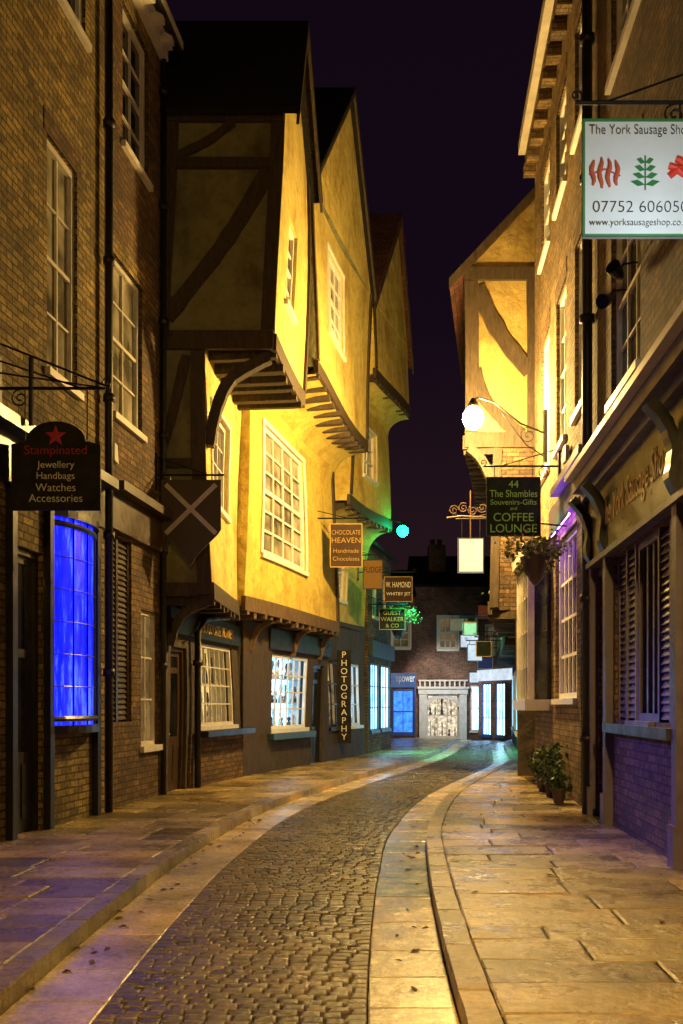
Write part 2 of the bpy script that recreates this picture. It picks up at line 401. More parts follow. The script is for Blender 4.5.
def bow(parent,w,r,proj,nseg,rows,em,fm):
    s0,s1,z0,z1=r; mb=MB(); g=MB()
    S=[s0+(s1-s0)*i/nseg for i in range(nseg+1)]; D=[.02+proj*math.sin(math.pi*i/nseg)**.7 if 0<i<nseg else .02 for i in range(nseg+1)]
    H=[z0+.08+(z1-z0-.16)*j/rows for j in range(rows+1)]
    for i in range(nseg+1):
        if 0<i<nseg and i%2: continue
        mb.tube([w.P(S[i],z0,D[i]),w.P(S[i],z1,D[i])],.013 if 0<i<nseg else .05,fm,6)
    for j in range(rows+1): mb.tube([w.P(S[i],H[j],D[i]) for i in range(nseg+1)],.009 if 0<j<rows else .04,fm,6)
    for (za,zb,ex) in ((z0-.1,z0,.06),(z1,z1+.1,.06)):
        lo=[w.P(S[i],za,D[i]+ex) for i in range(nseg+1)]; hi=[w.P(S[i],zb,D[i]+ex) for i in range(nseg+1)]
        bl=[w.P(S[i],za,-.1) for i in range(nseg+1)]; bh=[w.P(S[i],zb,-.1) for i in range(nseg+1)]
        for i in range(nseg):
            mb.quad(lo[i],lo[i+1],hi[i+1],hi[i],fm); mb.quad(hi[i],hi[i+1],bh[i+1],bh[i],fm); mb.quad(lo[i],lo[i+1],bl[i+1],bl[i],fm)
    o=mb.build('bow_window',parent)
    for i in range(nseg): g.quad(w.P(S[i],z0,D[i]-.012),w.P(S[i+1],z0,D[i+1]-.012),w.P(S[i+1],z1,D[i+1]-.012),w.P(S[i],z1,D[i]-.012),em)
    g.build('pane',o); return o
def gable(parent,w,ze,zr,D,oh,wallmat,roofmat='tile',eo=.15,barge='timber',th=.13,bw=.22,pk=.5):
    mb=MB(); m=w.L*pk
    mb.poly([w.P(0,ze),w.P(w.L,ze),w.P(m,zr)],wallmat); mb.build('gable_wall',parent)
    bx=V((-D,0,0)); mb=MB(); up=V((0,0,th)); bb=MB()
    for s0,run in ((0-eo,m),(w.L+eo,w.L-m)):
        z0=ze-eo*(zr-ze)/run
        e,r=w.P(s0,z0+.01,oh),w.P(m,zr+.01,oh)
        mb.hexa([e,r,r+bx,e+bx,e+up,r+up,r+bx+up,e+bx+up],roofmat)
        a=w.P(s0,z0-bw+.05,oh-.06);b=w.P(m,zr-bw+.05,oh-.06);k=w.n*.05;u=V((0,0,bw-.045))
        bb.hexa([a,b,b+k,a+k,a+u,b+u,b+k+u,a+k+u],barge)
    ro=mb.build('roof',parent); bb.build('bargeboard',ro)
    return ro
def pararoof(parent,w,ze,rise,D,oh,roofmat='tileK',th=.12):
    mb=MB(); sg=V((-1 if not w.flip else 1,0,0)) if abs(w.t.y)>.5 else V((0,1,0))
    a=w.P(-.0,ze,oh)-V((0,0,oh*rise/(D/2))); b=w.P(w.L,ze,oh)-V((0,0,oh*rise/(D/2)))
    r0=w.P(0,ze+rise,0)+sg*D/2; r1=w.P(w.L,ze+rise,0)+sg*D/2; c0=w.P(0,ze,0)+sg*D; c1=w.P(w.L,ze,0)+sg*D; u=V((0,0,th))
    mb.hexa([a,b,r1,r0,a+u,b+u,r1+u,r0+u],roofmat); mb.hexa([r0,r1,c1,c0,r0+u,r1+u,c1+u,c0+u],roofmat)
    for p,q,r in ((w.P(0,ze),r0,c0),(w.P(w.L,ze),r1,c1)): mb.poly([p,q,r],roofmat)
    return mb.build('roof',parent)
def jetty(parent,wlow,wup,z,mat='timber',step=.45,h=.2,bress=.28):
    mb=MB(); mb.fbox(wup,-.02,wup.L+.02,z-.1,z+bress-.1,-.06,.035,mat)
    s=.15
    while s<wup.L:
        p=wup.P(s,z,0)
        dirv=-wup.n; best=1.3
        den=dirv.dot(wlow.n)
        if abs(den)>1e-3: best=max(.15,(wlow.p0-p).dot(wlow.n)/den)
        hh=h*random.uniform(.8,1.15); ww=random.uniform(.055,.085); q=random.uniform(0,.05)
        mb.fbox(wup,s-ww,s+ww,z-hh,z-.004,-best-.05,-.065,mat)
        mb.fbox(wup,s-ww,s+ww,z-hh*.98,z-.102,-.064,.0+q,mat)
        s+=step*random.uniform(.8,1.2)
    return mb.build('jetty_beams',parent)
def cove(parent,wa,wb,zb,zt,mat,n=7):
    mb=MB(); K=6
    for i in range(n):
        for k in range(K):
            def pp(e,f):
                an=f/n*math.pi/2; q0=wa.P(wa.L*e/K,0,.012); q1=wb.P(wb.L*e/K,0,-.03); q=q0+(q1-q0)*(1-math.cos(an)); q.z=zb+(zt-zb)*math.sin(an); return q
            mb.quad(pp(k,i),pp(k+1,i),pp(k+1,i+1),pp(k,i+1),mat)
    return mb.build('plaster_cove',parent,smooth=True)
def text(parent,s,org,right,up,h,mat,maxw=None,name='lettering',ext=.008,shear=0,off=0):
    cu=bpy.data.curves.new('t','FONT'); cu.body=s; cu.align_x='CENTER'; cu.size=1; cu.extrude=0.01; cu.shear=shear; cu.offset=off
    o=bpy.data.objects.new('t',cu); COL.objects.link(o)
    dg=bpy.context.evaluated_depsgraph_get(); me=bpy.data.meshes.new_from_object(o.evaluated_get(dg))
    bpy.data.objects.remove(o)
    xs=[v.co.x for v in me.vertices];ys=[v.co.y for v in me.vertices]
    cx=(min(xs)+max(xs))/2;cy=(min(ys)+max(ys))/2
    k=h/max(.01,(max(ys)-min(ys))); kx=k
    if maxw and (max(xs)-min(xs))*k>maxw: kx=maxw/(max(xs)-min(xs))
    right=V(right).normalized();up=V(up).normalized();nrm=right.cross(up)
    for v in me.vertices:
        x,y,z=v.co; v.co=right*((x-cx)*kx)+up*((y-cy)*k)+nrm*(ext if z>0 else 0)
    me.name=name; me.materials.clear(); me.materials.append(M[mat])
    for p in me.polygons: p.material_index=0
    ob=bpy.data.objects.new(name,me); COL.objects.link(ob); ob.parent=parent; ob.location=V(org)-WL[parent.name]; WL[ob.name]=V(org)
    ob['label']='painted words on the board'
    return ob
X_=V((1,0,0)); Z_=V((0,0,1)); Y_=V((0,1,0))
def spiral(c,ax,ay,r0,turns,n=26,start=0,sgn=1):
    out=[]
    for i in range(n):
        f=i/(n-1); a=start+sgn*2*math.pi*turns*f; r=r0*(1-.85*f)
        out.append(V(c)+ax*math.cos(a)*r+ay*math.sin(a)*r)
    return out
def hsign(label,x0,x1,z0,z1,Y,wallx,texts,board,frame='iron',shape='rect',group='hanging shop signs along the street',scroll=True,armz=None,name='hanging_sign',border=None,off=0):
    th=thing(name,(wallx,Y,z0),label,'sign',group)
    mb=MB(); w_=x1-x0; h_=z1-z0
    if shape=='arch':
        pts=[(x0,z0),(x1,z0),(x1,z0+h_*.74)]
        for i in range(13):
            a=math.pi*i/12; pts.append(((x0+x1)/2+math.cos(a)*w_*.33,z0+h_*.78+math.sin(a)*h_*.22))
        pts.append((x0,z0+h_*.74))
    elif shape=='shield':
        pts=[(x0,z1),(x0,z0+h_*.42)]
        for i in range(1,8):
            f=i/8; pts.append((x0+w_*.5*f**1.3,z0+h_*.42*(1-f)**.7*1.0))
        pts.append(((x0+x1)/2,z0))
        for i in range(7,0,-1):
            f=i/8; pts.append((x1-w_*.5*f**1.3,z0+h_*.42*(1-f)**.7))
        pts+=[(x1,z0+h_*.42),(x1,z1)]
    else: pts=[(x0,z0),(x1,z0),(x1,z1),(x0,z1)]
    n=len(pts); vs=[(x,Y-.02,z) for x,z in pts]+[(x,Y+.02,z) for x,z in pts]
    mb.add(vs,[tuple(range(n)),tuple(range(2*n-1,n-1,-1))]+[(i,i+n,(i+1)%n+n,(i+1)%n) for i in range(n)],board)
    if border and shape=='rect':
        f=.02
        for a,b,c,d in ((x0,x1,z0,z0+f),(x0,x1,z1-f,z1),(x0,x0+f,z0+f,z1-f),(x1-f,x1,z0+f,z1-f)): mb.box(a,b,Y-.035,Y-.021,c,d,border)
    bo=mb.build('board',th)
    mb=MB(); az=armz or z1+.13; sg=-1 if wallx>(x0+x1)/2 else 1
    far=x0-.05 if sg<0 else x1+.05
    mb.tube([(wallx,Y,az),(far,Y,az)],.018,frame)
    mb.box(wallx-.02,wallx+.02,Y-.04,Y+.04,az-.25,az+.35,frame)
    mb.tube([(wallx,Y,az+.3),(wallx+(far-wallx)*.75,Y,az+.01)],.01,frame)
    for x in (x0+w_*.15,x1-w_*.15): mb.tube([(x,Y,z1-(h_*.2 if shape=='arch' else 0)),(x,Y,az)],.008,frame)
    if scroll:
        c=wallx+(far-wallx)*.2
        mb.tube(spiral((c,Y,az-.11),X_,Z_,.1,1.6,start=math.pi/2),.009,frame,6)
        mb.tube(spiral((far,Y,az+.06),X_,Z_,.06,1.4,start=-math.pi/2),.008,frame,6)
    mb.build('bracket',th)
    for (s,zf,hf,m) in texts:
        text(th,s,((x0+x1)/2,Y-.023,z0+h_*zf),X_,Z_,h_*hf,m,w_*.88,off=off)
    return th,bo
# ---------------------------------------------------------------- ground
def interp(pts):
    xs=[p[0] for p in pts];ys=[p[1] for p in pts]
    def f(x):
        if x<=xs[0]: return ys[0]
        if x>=xs[-1]: return ys[-1]
        i=max(j for j in range(len(xs)-1) if xs[j]<=x)
        h=xs[i+1]-xs[i]; t=(x-xs[i])/h
        def sl(k):
            if k==0 or k==len(xs)-1: return 0
            return (ys[k+1]-ys[k-1])/(xs[k+1]-xs[k-1])
        m0,m1=sl(i)*h,sl(i+1)*h
        return (2*t**3-3*t*t+1)*ys[i]+(t**3-2*t*t+t)*m0+(-2*t**3+3*t*t)*ys[i+1]+(t**3-t*t)*m1
    return f
XL=interp([(-6,-1.7),(0,-1.72),(5,-1.76),(7.3,-1.74),(10.5,-1.62),(15,-1.15),(19.5,-.15),(26.7,1.75),(32,3.0),(40,4.4),(48,5.6)])
XR=interp([(-6,.45),(0,.5),(5,.60),(7.4,.70),(9.7,.84),(12.3,1.06),(16.8,1.8),(20.8,2.8),(26.7,4.45),(32,5.3),(40,6.5),(48,8.2)])
WLf=interp([(-6,-5.7),(14,-3.32),(16.6,-3.0),(20.9,-2.1),(26.2,-.43),(30.5,.75),(34.5,1.4),(46,1.6)])
WRf=interp([(-6,2.1),(9,3.13),(13.6,3.45),(20.8,4.02),(27,4.9),(42,7.3),(48,10)])
g=MB(); g.quad((-150,-100,-.08),(150,-100,-.08),(150,250,-.08),(-150,250,-.08),'bed'); o=g.build('ground'); o['kind']='structure'
KW=.17; GL=.50; GR=.47; PH=.11
def slab(mb,p,zt,zb,mat,inset=.008,drop=.008,jit=.004,tr=(.62,1.25),ndiv=3):
    t=random.uniform(*tr); hue=random.uniform(-.08,.08); c=(t*(1+hue),t,t*(1-hue))
    cx=sum(q[0] for q in p)/4; cy=sum(q[1] for q in p)/4
    z=[zt+random.uniform(-jit,jit) for _ in p]
    def ins(q,k):
        dx,dy=cx-q[0],cy-q[1]; l=math.hypot(dx,dy); k*=random.uniform(.7,1.5); return (q[0]+dx/l*k,q[1]+dy/l*k)
    a=[ins(q,inset) for q in p]; b=[(q[0]+(cx-q[0])*.03,q[1]+(cy-q[1])*.03) for q in a]
    def ring(pts,zz,j):
        out=[]
        for i in range(4):
            p0=pts[i];p1=pts[(i+1)%4];z0=zz[i];z1=zz[(i+1)%4]
            for k in range(ndiv):
                f=k/ndiv; jx=0 if k==0 else random.uniform(-j,j); jy=0 if k==0 else random.uniform(-j,j)
                out.append((p0[0]+(p1[0]-p0[0])*f+jx,p0[1]+(p1[1]-p0[1])*f+jy,z0+(z1-z0)*f))
        return out
    R0=ring(a,[zb]*4,0); R1=ring(a,[q-drop for q in z],.003); R2=ring(b,z,.005)
    m=4*ndiv; vs=R0+R1+R2
    fs=[tuple(range(2*m,3*m))]+[(i,(i+1)%m,(i+1)%m+m,i+m) for i in range(m)]+[(i+m,(i+1)%m+m,(i+1)%m+2*m,i+2*m) for i in range(m)]
    mb.add(vs,fs,mat,c)
road=MB(); y=-6
while y<48:
    y2=y+.5; road.quad((XL(y),y,-.03),(XR(y),y,-.03),(XR(y2),y2,-.03),(XL(y2),y2,-.03),'bed'); y=y2
for side in (0,1):
    y=-6
    while y<46:
        l=random.uniform(.55,1.0); y2=y+l
        if side==0: q=[(XL(y),y),(XL(y)+GL,y),(XL(y2)+GL,y2),(XL(y2),y2)]
        else: q=[(XR(y)-GR,y),(XR(y),y),(XR(y2),y2),(XR(y2)-GR,y2)]
        slab(road,q,.0,-.04,'gutter',.004,.005,.003,(.8,1.15)); y=y2
y=-3.0
while y<44:
    dy=random.uniform(.090,.100)*(1 if y<20 else 1.4)
    a0,b0=XL(y)+GL,XR(y)-GR; a1,b1=XL(y+dy)+GL,XR(y+dy)-GR
    n=max(4,int(round((b0-a0)/(.12 if y<20 else .18))))
    ph=random.uniform(-.4,.4)/n
    ed=[0]+[min(.999,max(.001,i/n+ph+random.uniform(-.06,.06)/n)) for i in range(1,n)]+[1]
    for i in range(n):
        q=[(a0+(b0-a0)*ed[i],y),(a0+(b0-a0)*ed[i+1],y),(a1+(b1-a1)*ed[i+1],y+dy),(a1+(b1-a1)*ed[i],y+dy)]
        crown=.035*(1-abs((i+.5)/n*2-1)**2)
        cx=sum(p[0] for p in q)/4;cy=sum(p[1] for p in q)/4;zt=crown+random.uniform(-.003,.003)
        t=random.uniform(.65,1.4); c=(t*random.uniform(.95,1.05),t,t*random.uniform(.92,1.05))
        tx,ty=random.uniform(-.04,.04),random.uniform(-.05,.05)
        vs=[]
        hx=max(abs(p[0]-cx) for p in q); hy=dy/2
        for k,zz in ((.004,-.04),(.0045,zt-.010),(.010,zt-.002),(.024,zt+.001)):
            kx=max(.3,1-k/hx); ky=max(.3,1-k/hy)
            vs+=[(cx+(p[0]-cx)*kx,cy+(p[1]-cy)*ky,zz+(p[0]-cx)*kx*tx+(p[1]-cy)*ky*ty) for p in q]
        fs=[(12,13,14,15)]+[(r*4+j,r*4+(j+1)%4,r*4+4+(j+1)%4,r*4+4+j) for r in range(3) for j in range(4)]
        road.add(vs,fs,'sett',c)
    y+=dy
o=road.build('road'); o['kind']='structure'
kb=MB()
for side in (0,1):
    y=-6
    while y<46:
        l=random.uniform(.7,1.15); y2=y+l
        if side==0: q=[(XL(y)-KW,y),(XL(y),y),(XL(y2),y2),(XL(y2)-KW,y2)]
        else: q=[(XR(y),y),(XR(y)+KW,y),(XR(y2)+KW,y2),(XR(y2),y2)]
        slab(kb,q,PH+.006,-.04,'kerb',.003,.014,.003)
        y=y2
o=kb.build('kerb'); o['kind']='structure'
for side in (0,1):
    pv=MB(); y=-6
    while y<46:
        y2=y+.5
        if side==0: pv.quad((WLf(y)-.4,y,PH-.02),(XL(y)-KW,y,PH-.02),(XL(y2)-KW,y2,PH-.02),(WLf(y2)-.4,y2,PH-.02),'bed')
        else: pv.quad((XR(y)+KW,y,PH-.02),(WRf(y)+.4,y,PH-.02),(WRf(y2)+.4,y2,PH-.02),(XR(y2)+KW,y2,PH-.02),'bed')
        y=y2
    y=-6
    while y<46:
        dy=random.uniform(.34,.66); y2=y+dy
        W_=(XL(y)-KW-WLf(y)+.2) if side==0 else (WRf(y)+.2-XR(y)-KW)
        s=0; first=random.uniform(.4,1.1)
        while s<W_-.05:
            e=s+(first if s==0 else random.uniform(.6,1.45))
            if W_-e<.25: e=W_
            def pt(s_,yy):
                Wy=(XL(yy)-KW-WLf(yy)+.2) if side==0 else (WRf(yy)+.2-XR(yy)-KW)
                f=s_/W_*Wy
                return (XL(yy)-KW-f,yy) if side==0 else (XR(yy)+KW+f,yy)
            q=[pt(s,y),pt(e,y),pt(e,y2),pt(s,y2)]
            if side==0: q=[q[1],q[0],q[3],q[2]]
            slab(pv,q,PH,PH-.035,'slab',.009,.008,.007,(.42,1.35)); s=e
        y=y2
    o=pv.build('pavement'); o['kind']='structure'
# ---------------------------------------------------------------- left brick houses
def eave_cornice(parent,w,z,mat,oh=.35,dent=True,s0=0,s1=None):
    s1=s1 or w.L; mb=MB()
    mb.fbox(w,s0,s1,z-.12,z,0.0,oh,mat); mb.fbox(w,s0,s1,z-.3,z-.122,0.0,.12,mat)
    if dent:
        s=s0+.2
        while s<s1-.1: mb.fbox(w,s,s+.12,z-.28,z-.123,.121,oh-.06,mat); s+=.5
    return mb.build('cornice',parent)
h=thing('brick_house',(-3.5,8,.1),'tall old brown brick house with blue lit shop window','house')
w=W((-5.72,-6),(-3.32,14.0)); O=w.O
ops=[O(12.06,13.02,5.66,8.5),O(12.15,13.3,10.4,12.7),O(9.2,10.2,5.66,8.5),O(9.2,10.3,10.4,12.7),O(12.1,13.5,1.35,3.9),O(11.15,11.95,.1,3.4),O(5.5,6.5,5.66,8.5),O(8.3,10.6,1.2,3.5)]
mb=MB(); storey(mb,w,.0,14.2,8,ops,'brickL'); mb.build('wall',h)
for i in (0,1,2,3,6): window(h,w,ops[i],2,4,'offwhite','glassW' if i==0 else 'glass',.12,.08,lint='brickD')
bow(h,w,ops[4],.2,8,6,'blueE','blackwood')
door(h,w,ops[5]); window(h,w,ops[7],3,2,'blackwood','glass',meet=False)
mb=MB(); mb.fbox(w,w.s_(8.1),w.s_(13.7),4.02,4.55,.003,.12,'blackwood'); mb.fbox(w,w.s_(8.0),w.s_(13.75),4.552,4.68,.0,.3,'blackwood')
for Y in (8.15,11.0,12.0,13.56): mb.fbox(w,w.s_(Y)-.04,w.s_(Y)+.08,.1,4.018,.003,.09,'blackwood')
mb.build('shopfront_fascia',h)
pararoof(h,w,14.2,3,8,.3)
h=thing('brick_house',(-3.2,15.3,.1),'dark brown brick house with louvred shop shutters','house')
w=W((-3.319,14.01),(-3.0,16.65)); O=w.O
ops=[O(14.35,15.65,5.8,8.1),O(14.75,15.95,9.9,12.0),O(14.1,15.15,1.35,4.05),O(15.6,16.5,.95,3.1)]
mb=MB(); storey(mb,w,0,12.55,8,ops,'brickD'); mb.build('wall',h)
window(h,w,ops[0],2,4,'offwhite','glassW',lint='brickL'); window(h,w,ops[1],2,4,'offwhite','glass',lint='brickL')
def shutter(parent,w,r,mat='brownwood'):
    s0,s1,z0,z1=r; mb=MB()
    mb.fbox(w,s0,s1,z0,z1,-.15,-.12,'boardK')
    m=(s0+s1)/2
    for a,b in ((s0,s0+.06),(m-.04,m+.04),(s1-.06,s1)): mb.fbox(w,a,b,z0,z1,-.12,-.04,mat)
    z=z0+.03
    while z<z1-.1:
        for a,b in ((s0+.06,m-.04),(m+.04,s1-.06)):
            mb.hexa([w.P(a,z+.085,-.10),w.P(b,z+.085,-.10),w.P(b,z,-.055),w.P(a,z,-.055),w.P(a,z+.098,-.10),w.P(b,z+.098,-.10),w.P(b,z+.013,-.055),w.P(a,z+.013,-.055)],mat)
        z+=.08
    return mb.build('shutter',parent)
shutter(h,w,ops[2]); window(h,w,ops[3],2,3,'offwhite','glassS',meet=False)
mb=MB(); mb.fbox(w,.03,w.L,4.1,4.62,.003,.1,'brownwood'); mb.fbox(w,.02,w.L,4.622,4.75,0,.28,'brownwood'); mb.build('shopfront_fascia',h)
eave_cornice(h,w,12.6,'offwhite',.38); pararoof(h,w,12.61,2.5,8,.36)
# ---------------------------------------------------------------- timber house with the big side wall
MB.SUB=True
h=thing('timber_house',(-2.8,18.5,.1),'jettied timber house with dark side wall and steep gable','house'); hA=h
wg=W((-3.0,16.72),(-2.1,20.9)); w1=W((-2.18,16.72),(-1.95,19.55)); w2=W((-1.03,16.72),(-.74,19.45))
mb=MB(); gops=[wg.O(18.25,20.5,1.2,2.75),wg.O(16.95,17.75,.1,2.6)]
storey(mb,wg,0,3.45,6,gops,'plasterK'); mb.fbox(wg,wg.s_(17.85),wg.L-.02,.1,1.08,.003,.05,'brickD')
mb.build('wall',h,label='dark ground floor wall with brick base')
display(h,wg,gops[0],'yellowE',.5,2,'offwhite',7,4,5,True,9); door(h,wg,gops[1],'brownwood')
mb=MB(); mb.fbox(wg,wg.s_(18.0),wg.L,1.02,1.13,.06,.32,'blackwood'); mb.fbox(wg,.05,wg.L,2.82,3.25,.003,.1,'blackwood'); mb.build('shopfront_fascia',h)
text(h,'CHOCOLATE HEAVEN',wg.P(wg.s_(19.3),3.03,.103),wg.t,Z_,.2,'gold',2.2)
mb=MB(); o1=[w1.O(17.2,18.6,5.1,6.8)]; storey(mb,w1,3.45,7.6,6,o1,'plaster','plasterShade'); mb.build('wall',h,label='yellow limewashed first floor wall')
window(h,w1,o1[0],3,4,'white','glassS',meet=False,casing=.07)
mb=MB(); o2=[w2.O(17.4,18.15,8.7,10.2)]; storey(mb,w2,7.6,11.7,6,o2,'plaster','plasterShade'); mb.build('wall',h,label='yellow limewashed upper wall with dark side')
window(h,w2,o2[0],2,4,'white','glassW')
gable(h,w2,11.7,13.95,6,.28,'plaster','tileK',th=.1)
jetty(h,wg,w1,3.45); jetty(h,w1,w2,7.6)
ws=W((-4.5,16.72),(-1.03,16.72)); mb=MB(); sx=lambda x:x+4.5
for z0,z1 in ((11.42,11.69),(10.62,10.8),(7.5,7.82)): mb.fbox(ws,0,3.45,z0,z1,.001,.07,'timber')
for x0,x1 in ((-1.26,-1.03),(-3.05,-2.8)): mb.fbox(ws,sx(x0),sx(x1),7.83,11.41,.001,.065,'timber')
mb.curve(ws,[(sx(-2.85),8.05),(sx(-2.45),8.6),(sx(-2.0),9.25),(sx(-1.6),9.95),(sx(-1.28),10.6)],.26,.002,.055,'timber')
mb.curve(ws,[(sx(-2.8),10.85),(sx(-2.3),11.1),(sx(-1.9),11.42)],.14,.002,.052,'timber')
for x0,x1 in ((-2.42,-2.18),(-3.3,-3.05)): mb.fbox(ws,sx(x0),sx(x1),3.45,7.48,.001,.065,'timber')
for z0,z1 in ((3.4,3.62),(5.5,5.66)): mb.fbox(ws,0,sx(-2.43),z0,z1,.001,.06,'timber')
mb.curve(ws,[(sx(-3.0),5.6),(sx(-2.75),6.3),(sx(-2.5),7.4)],.16,.002,.05,'timber')
mb.build('side_timber_frame',h)
def post(parent,w,s0,s1,z0,z1,mat='timber'):
    mb=MB(); mb.fbox(w,s0,s1,z0,z1,.002,.05,mat); mb.build('corner_post',parent)
post(h,w2,w2.L-.14,w2.L,7.79,11.7)
def knee(parent,Y,xa,xb,z0,z1,wd,mat):
    mb=MB(); wk=W((xa-1,Y),(xa+2,Y)); dx=xb-xa
    mb.curve(wk,[(1.04,z0),(1.0+.12*dx+.04,z0+(z1-z0)*.42),(1.0+.38*dx,z0+(z1-z0)*.76),(1+dx-.1,z1)],wd,-wd/2,wd/2,mat)
    mb.build('knee_bracket',parent)
knee(h,16.82,w1.P(w1.s_(16.82),0).x,w2.P(w2.s_(16.82),0).x,5.9,7.42,.18,'timber')
knee(h,16.82,wg.P(wg.s_(16.82),0).x,w1.P(w1.s_(16.82),0).x,2.6,3.32,.13,'timber')
# ---------------------------------------------------------------- gabled yellow house
h=thing('gabled_house',(-1.3,23,.1),'yellow rendered gabled house with big white sash window','house'); hB=h
wg4=W((-2.1,20.91),(-.43,26.19)); w41=W((-1.88,19.62),(-.16,25.5)); w42=W((-.56,19.62),(.72,25.4))
go=[wg4.O(22.5,24.75,1.05,2.75),wg4.O(25.1,25.9,.1,2.6)]
mb=MB(); storey(mb,wg4,0,3.5,6,go,'plasterK'); mb.fbox(wg4,.02,wg4.s_(22.4),.1,3.4,.003,.04,'timber'); mb.build('wall',h,label='dark shop front wall')
display(h,wg4,go[0],'cyanE',.5,3,'white',6,4,8,True,10); door(h,wg4,go[1])
mb=MB(); mb.fbox(wg4,wg4.s_(22.2),wg4.s_(24.9),.82,.96,.02,.22,'teal'); mb.fbox(wg4,wg4.s_(22.2),wg4.L,2.85,3.3,.003,.1,'blackwood'); mb.build('shopfront_fascia',h)
o4=[w41.O(20.35,22.95,4.65,7.25)]
mb=MB(); storey(mb,w41,3.55,8.1,6,o4,'plasterB','plasterB'); mb.build('wall',h,label='bright yellow first floor wall')
window(h,w41,o4[0],4,6,'white','glassW',.1,.1,.045,casing=.1)
o5=[w42.O(21.1,22.6,9.55,11.35)]
mb=MB(); storey(mb,w42,8.15,11.9,6,o5,'plaster','plasterShade'); mb.build('wall',h,label='yellow upper wall')
window(h,w42,o5[0],3,4,'white','glassW',.1,.09,.035,casing=.06)
gable(h,w42,11.9,15.4,6,.16,'plaster','tileK',barge='timber',bw=.14,th=.10,eo=.03)
post(h,w42,0,.12,8.3,11.9,'timberL'); post(h,w42,w42.L-.16,w42.L,8.3,11.9,'timber'); post(h,w41,w41.L-.16,w41.L,3.75,8.0,'timber')
jetty(h,wg4,w41,3.55,'timberL'); jetty(h,w41,w42,8.12,'timber',.5,.2,.26)
cove(h,w41,w42,7.35,8.0,'plasterB')
for Y in (21.3,23.6,25.4): knee(h,Y,wg4.P(wg4.s_(Y),0).x,w41.P(w41.s_(Y),0).x,2.75,3.4,.12,'timberL')
# ---------------------------------------------------------------- third gabled house
h=thing('gabled_house',(.3,28.3,.1),'tall ochre house with tiled gable and bulging upper floors','house'); hC=h
a=W((-.43,26.22),(.75,30.5)); b=W((-.55,26.22),(.70,30.5)); c=W((.22,26.1),(1.42,30.5)); d=W((.80,26.3),(2.12,30.5))
go=[a.O(26.6,28.0,1.0,2.8),a.O(28.9,30.0,1.0,2.8)]
mb=MB(); storey(mb,a,0,3.8,6,go,'plasterK'); mb.build('wall',h,label='dark painted shop front')
display(h,a,go[0],'warmE',.4,2,'blackwood',3,3,9,True,6); display(h,a,go[1],'cyanE',.4,2,'white',2,3,10,True,6)
ob=[b.O(27.0,28.6,4.6,6.2)]; mb=MB(); storey(mb,b,3.8,7.0,6,ob,'plasterB','plasterShade'); mb.build('wall',h,label='shaded first floor')
window(h,b,ob[0],3,4,'white','glassS',casing=.07)
oc=[c.O(27.2,28.6,8.0,9.3)]; mb=MB(); storey(mb,c,7.0,10.4,6,oc,'plasterB','plasterB'); mb.build('wall',h,label='bulging ochre second floor')
window(h,c,oc[0],2,3,'white','glassW',casing=.06)
mb=MB(); storey(mb,d,10.42,12.4,6,[],'plaster','plasterB'); mb.build('wall',h,label='ochre top floor')
gable(h,d,12.4,15.6,6,.14,'plaster',eo=.25,th=.2,pk=.68)
jetty(h,b,c,6.98,'timber'); jetty(h,c,d,10.4,'timber'); jetty(h,a,b,3.8,'timber')
cove(h,b,c,6.05,6.8,'plasterB'); cove(h,c,d,9.7,10.2,'plasterB')
post(h,c,0,.14,7.2,10.3,'timber'); post(h,d,0,.14,10.6,12.4,'timber')
MB.SUB=False
# ---------------------------------------------------------------- low shop beyond
h=thing('shop_building',(1.2,32.5,.1),'low dark building with bright lit shop windows','house')
a6=W((.80,30.55),(1.7,34.5)); go=[a6.O(30.9,32.2,.8,2.9),a6.O(32.6,34.2,.8,2.9)]; up=[a6.O(31.3,32.2,4.4,5.8),a6.O(33.0,33.9,4.4,5.8)]
mb=MB(); storey(mb,a6,0,6.6,6,go+up,'brickD'); mb.build('wall',h)
for g_ in go: window(h,a6,g_,3,3,'teal','cyanE2',dep=.05,meet=False,fr=.05,bar=.03)
for u in up: window(h,a6,u,2,4,'white','glass')
mb=MB(); mb.fbox(a6,.1,a6.L,3.1,3.6,.003,.14,'teal'); mb.build('shopfront_fascia',h); pararoof(h,a6,6.6,1.6,6,.25)
# ---------------------------------------------------------------- right side
h=thing('brick_house',(3.3,8,.1),'old brick house with panelled butcher shopfront','house')
w=W((2.076,-6),(3.448,13.6),True); O=w.O
ops=[O(10.9,12.5,5.35,7.7),O(10.9,12.5,9.35,11.8),O(7.4,8.8,5.6,7.9),O(9.3,12.3,1.42,3.42),O(12.55,13.3,.1,3.3),O(3,5,1.3,3.3),O(7.4,8.8,9.35,11.8),O(4,5.4,5.6,7.9)]
mb=MB(); storey(mb,w,0,15.5,8,ops,'brickD'); mb.build('wall',h)
for i in (0,1,2,6,7): window(h,w,ops[i],3,4,'offwhite','glass',lint='brickR')
r=ops[3]; third=(r[1]-r[0])/3
window(h,w,(r[0]+third,r[0]+third*2,r[2],r[3]),3,1,'purplewood','glass',meet=False,fr=.09,bar=.07)
shutter(h,w,(r[0]+third*2,r[1],r[2],r[3]),'purplewood')
shutter(h,w,(r[0],r[0]+third,r[2],r[3]),'purplewood')
door(h,w,ops[4],'purplewood'); window(h,w,ops[5],3,2,'purplewood','glass')
mb=MB(); s0,s1=w.s_(6.5),w.s_(13.55)
mb.fbox(w,s0,s1,3.5,4.35,.003,.1,'olivewood')
mb.fbox(w,s0,s1,4.352,4.45,.0,.2,'purplewood'); mb.fbox(w,s0,s1,4.452,4.62,0,.32,'purplewood'); mb.fbox(w,s0,s1,4.622,4.7,0,.42,'offwhite'); 
mb.fbox(w,s0,s1,3.43,3.498,.003,.14,'purplewood')
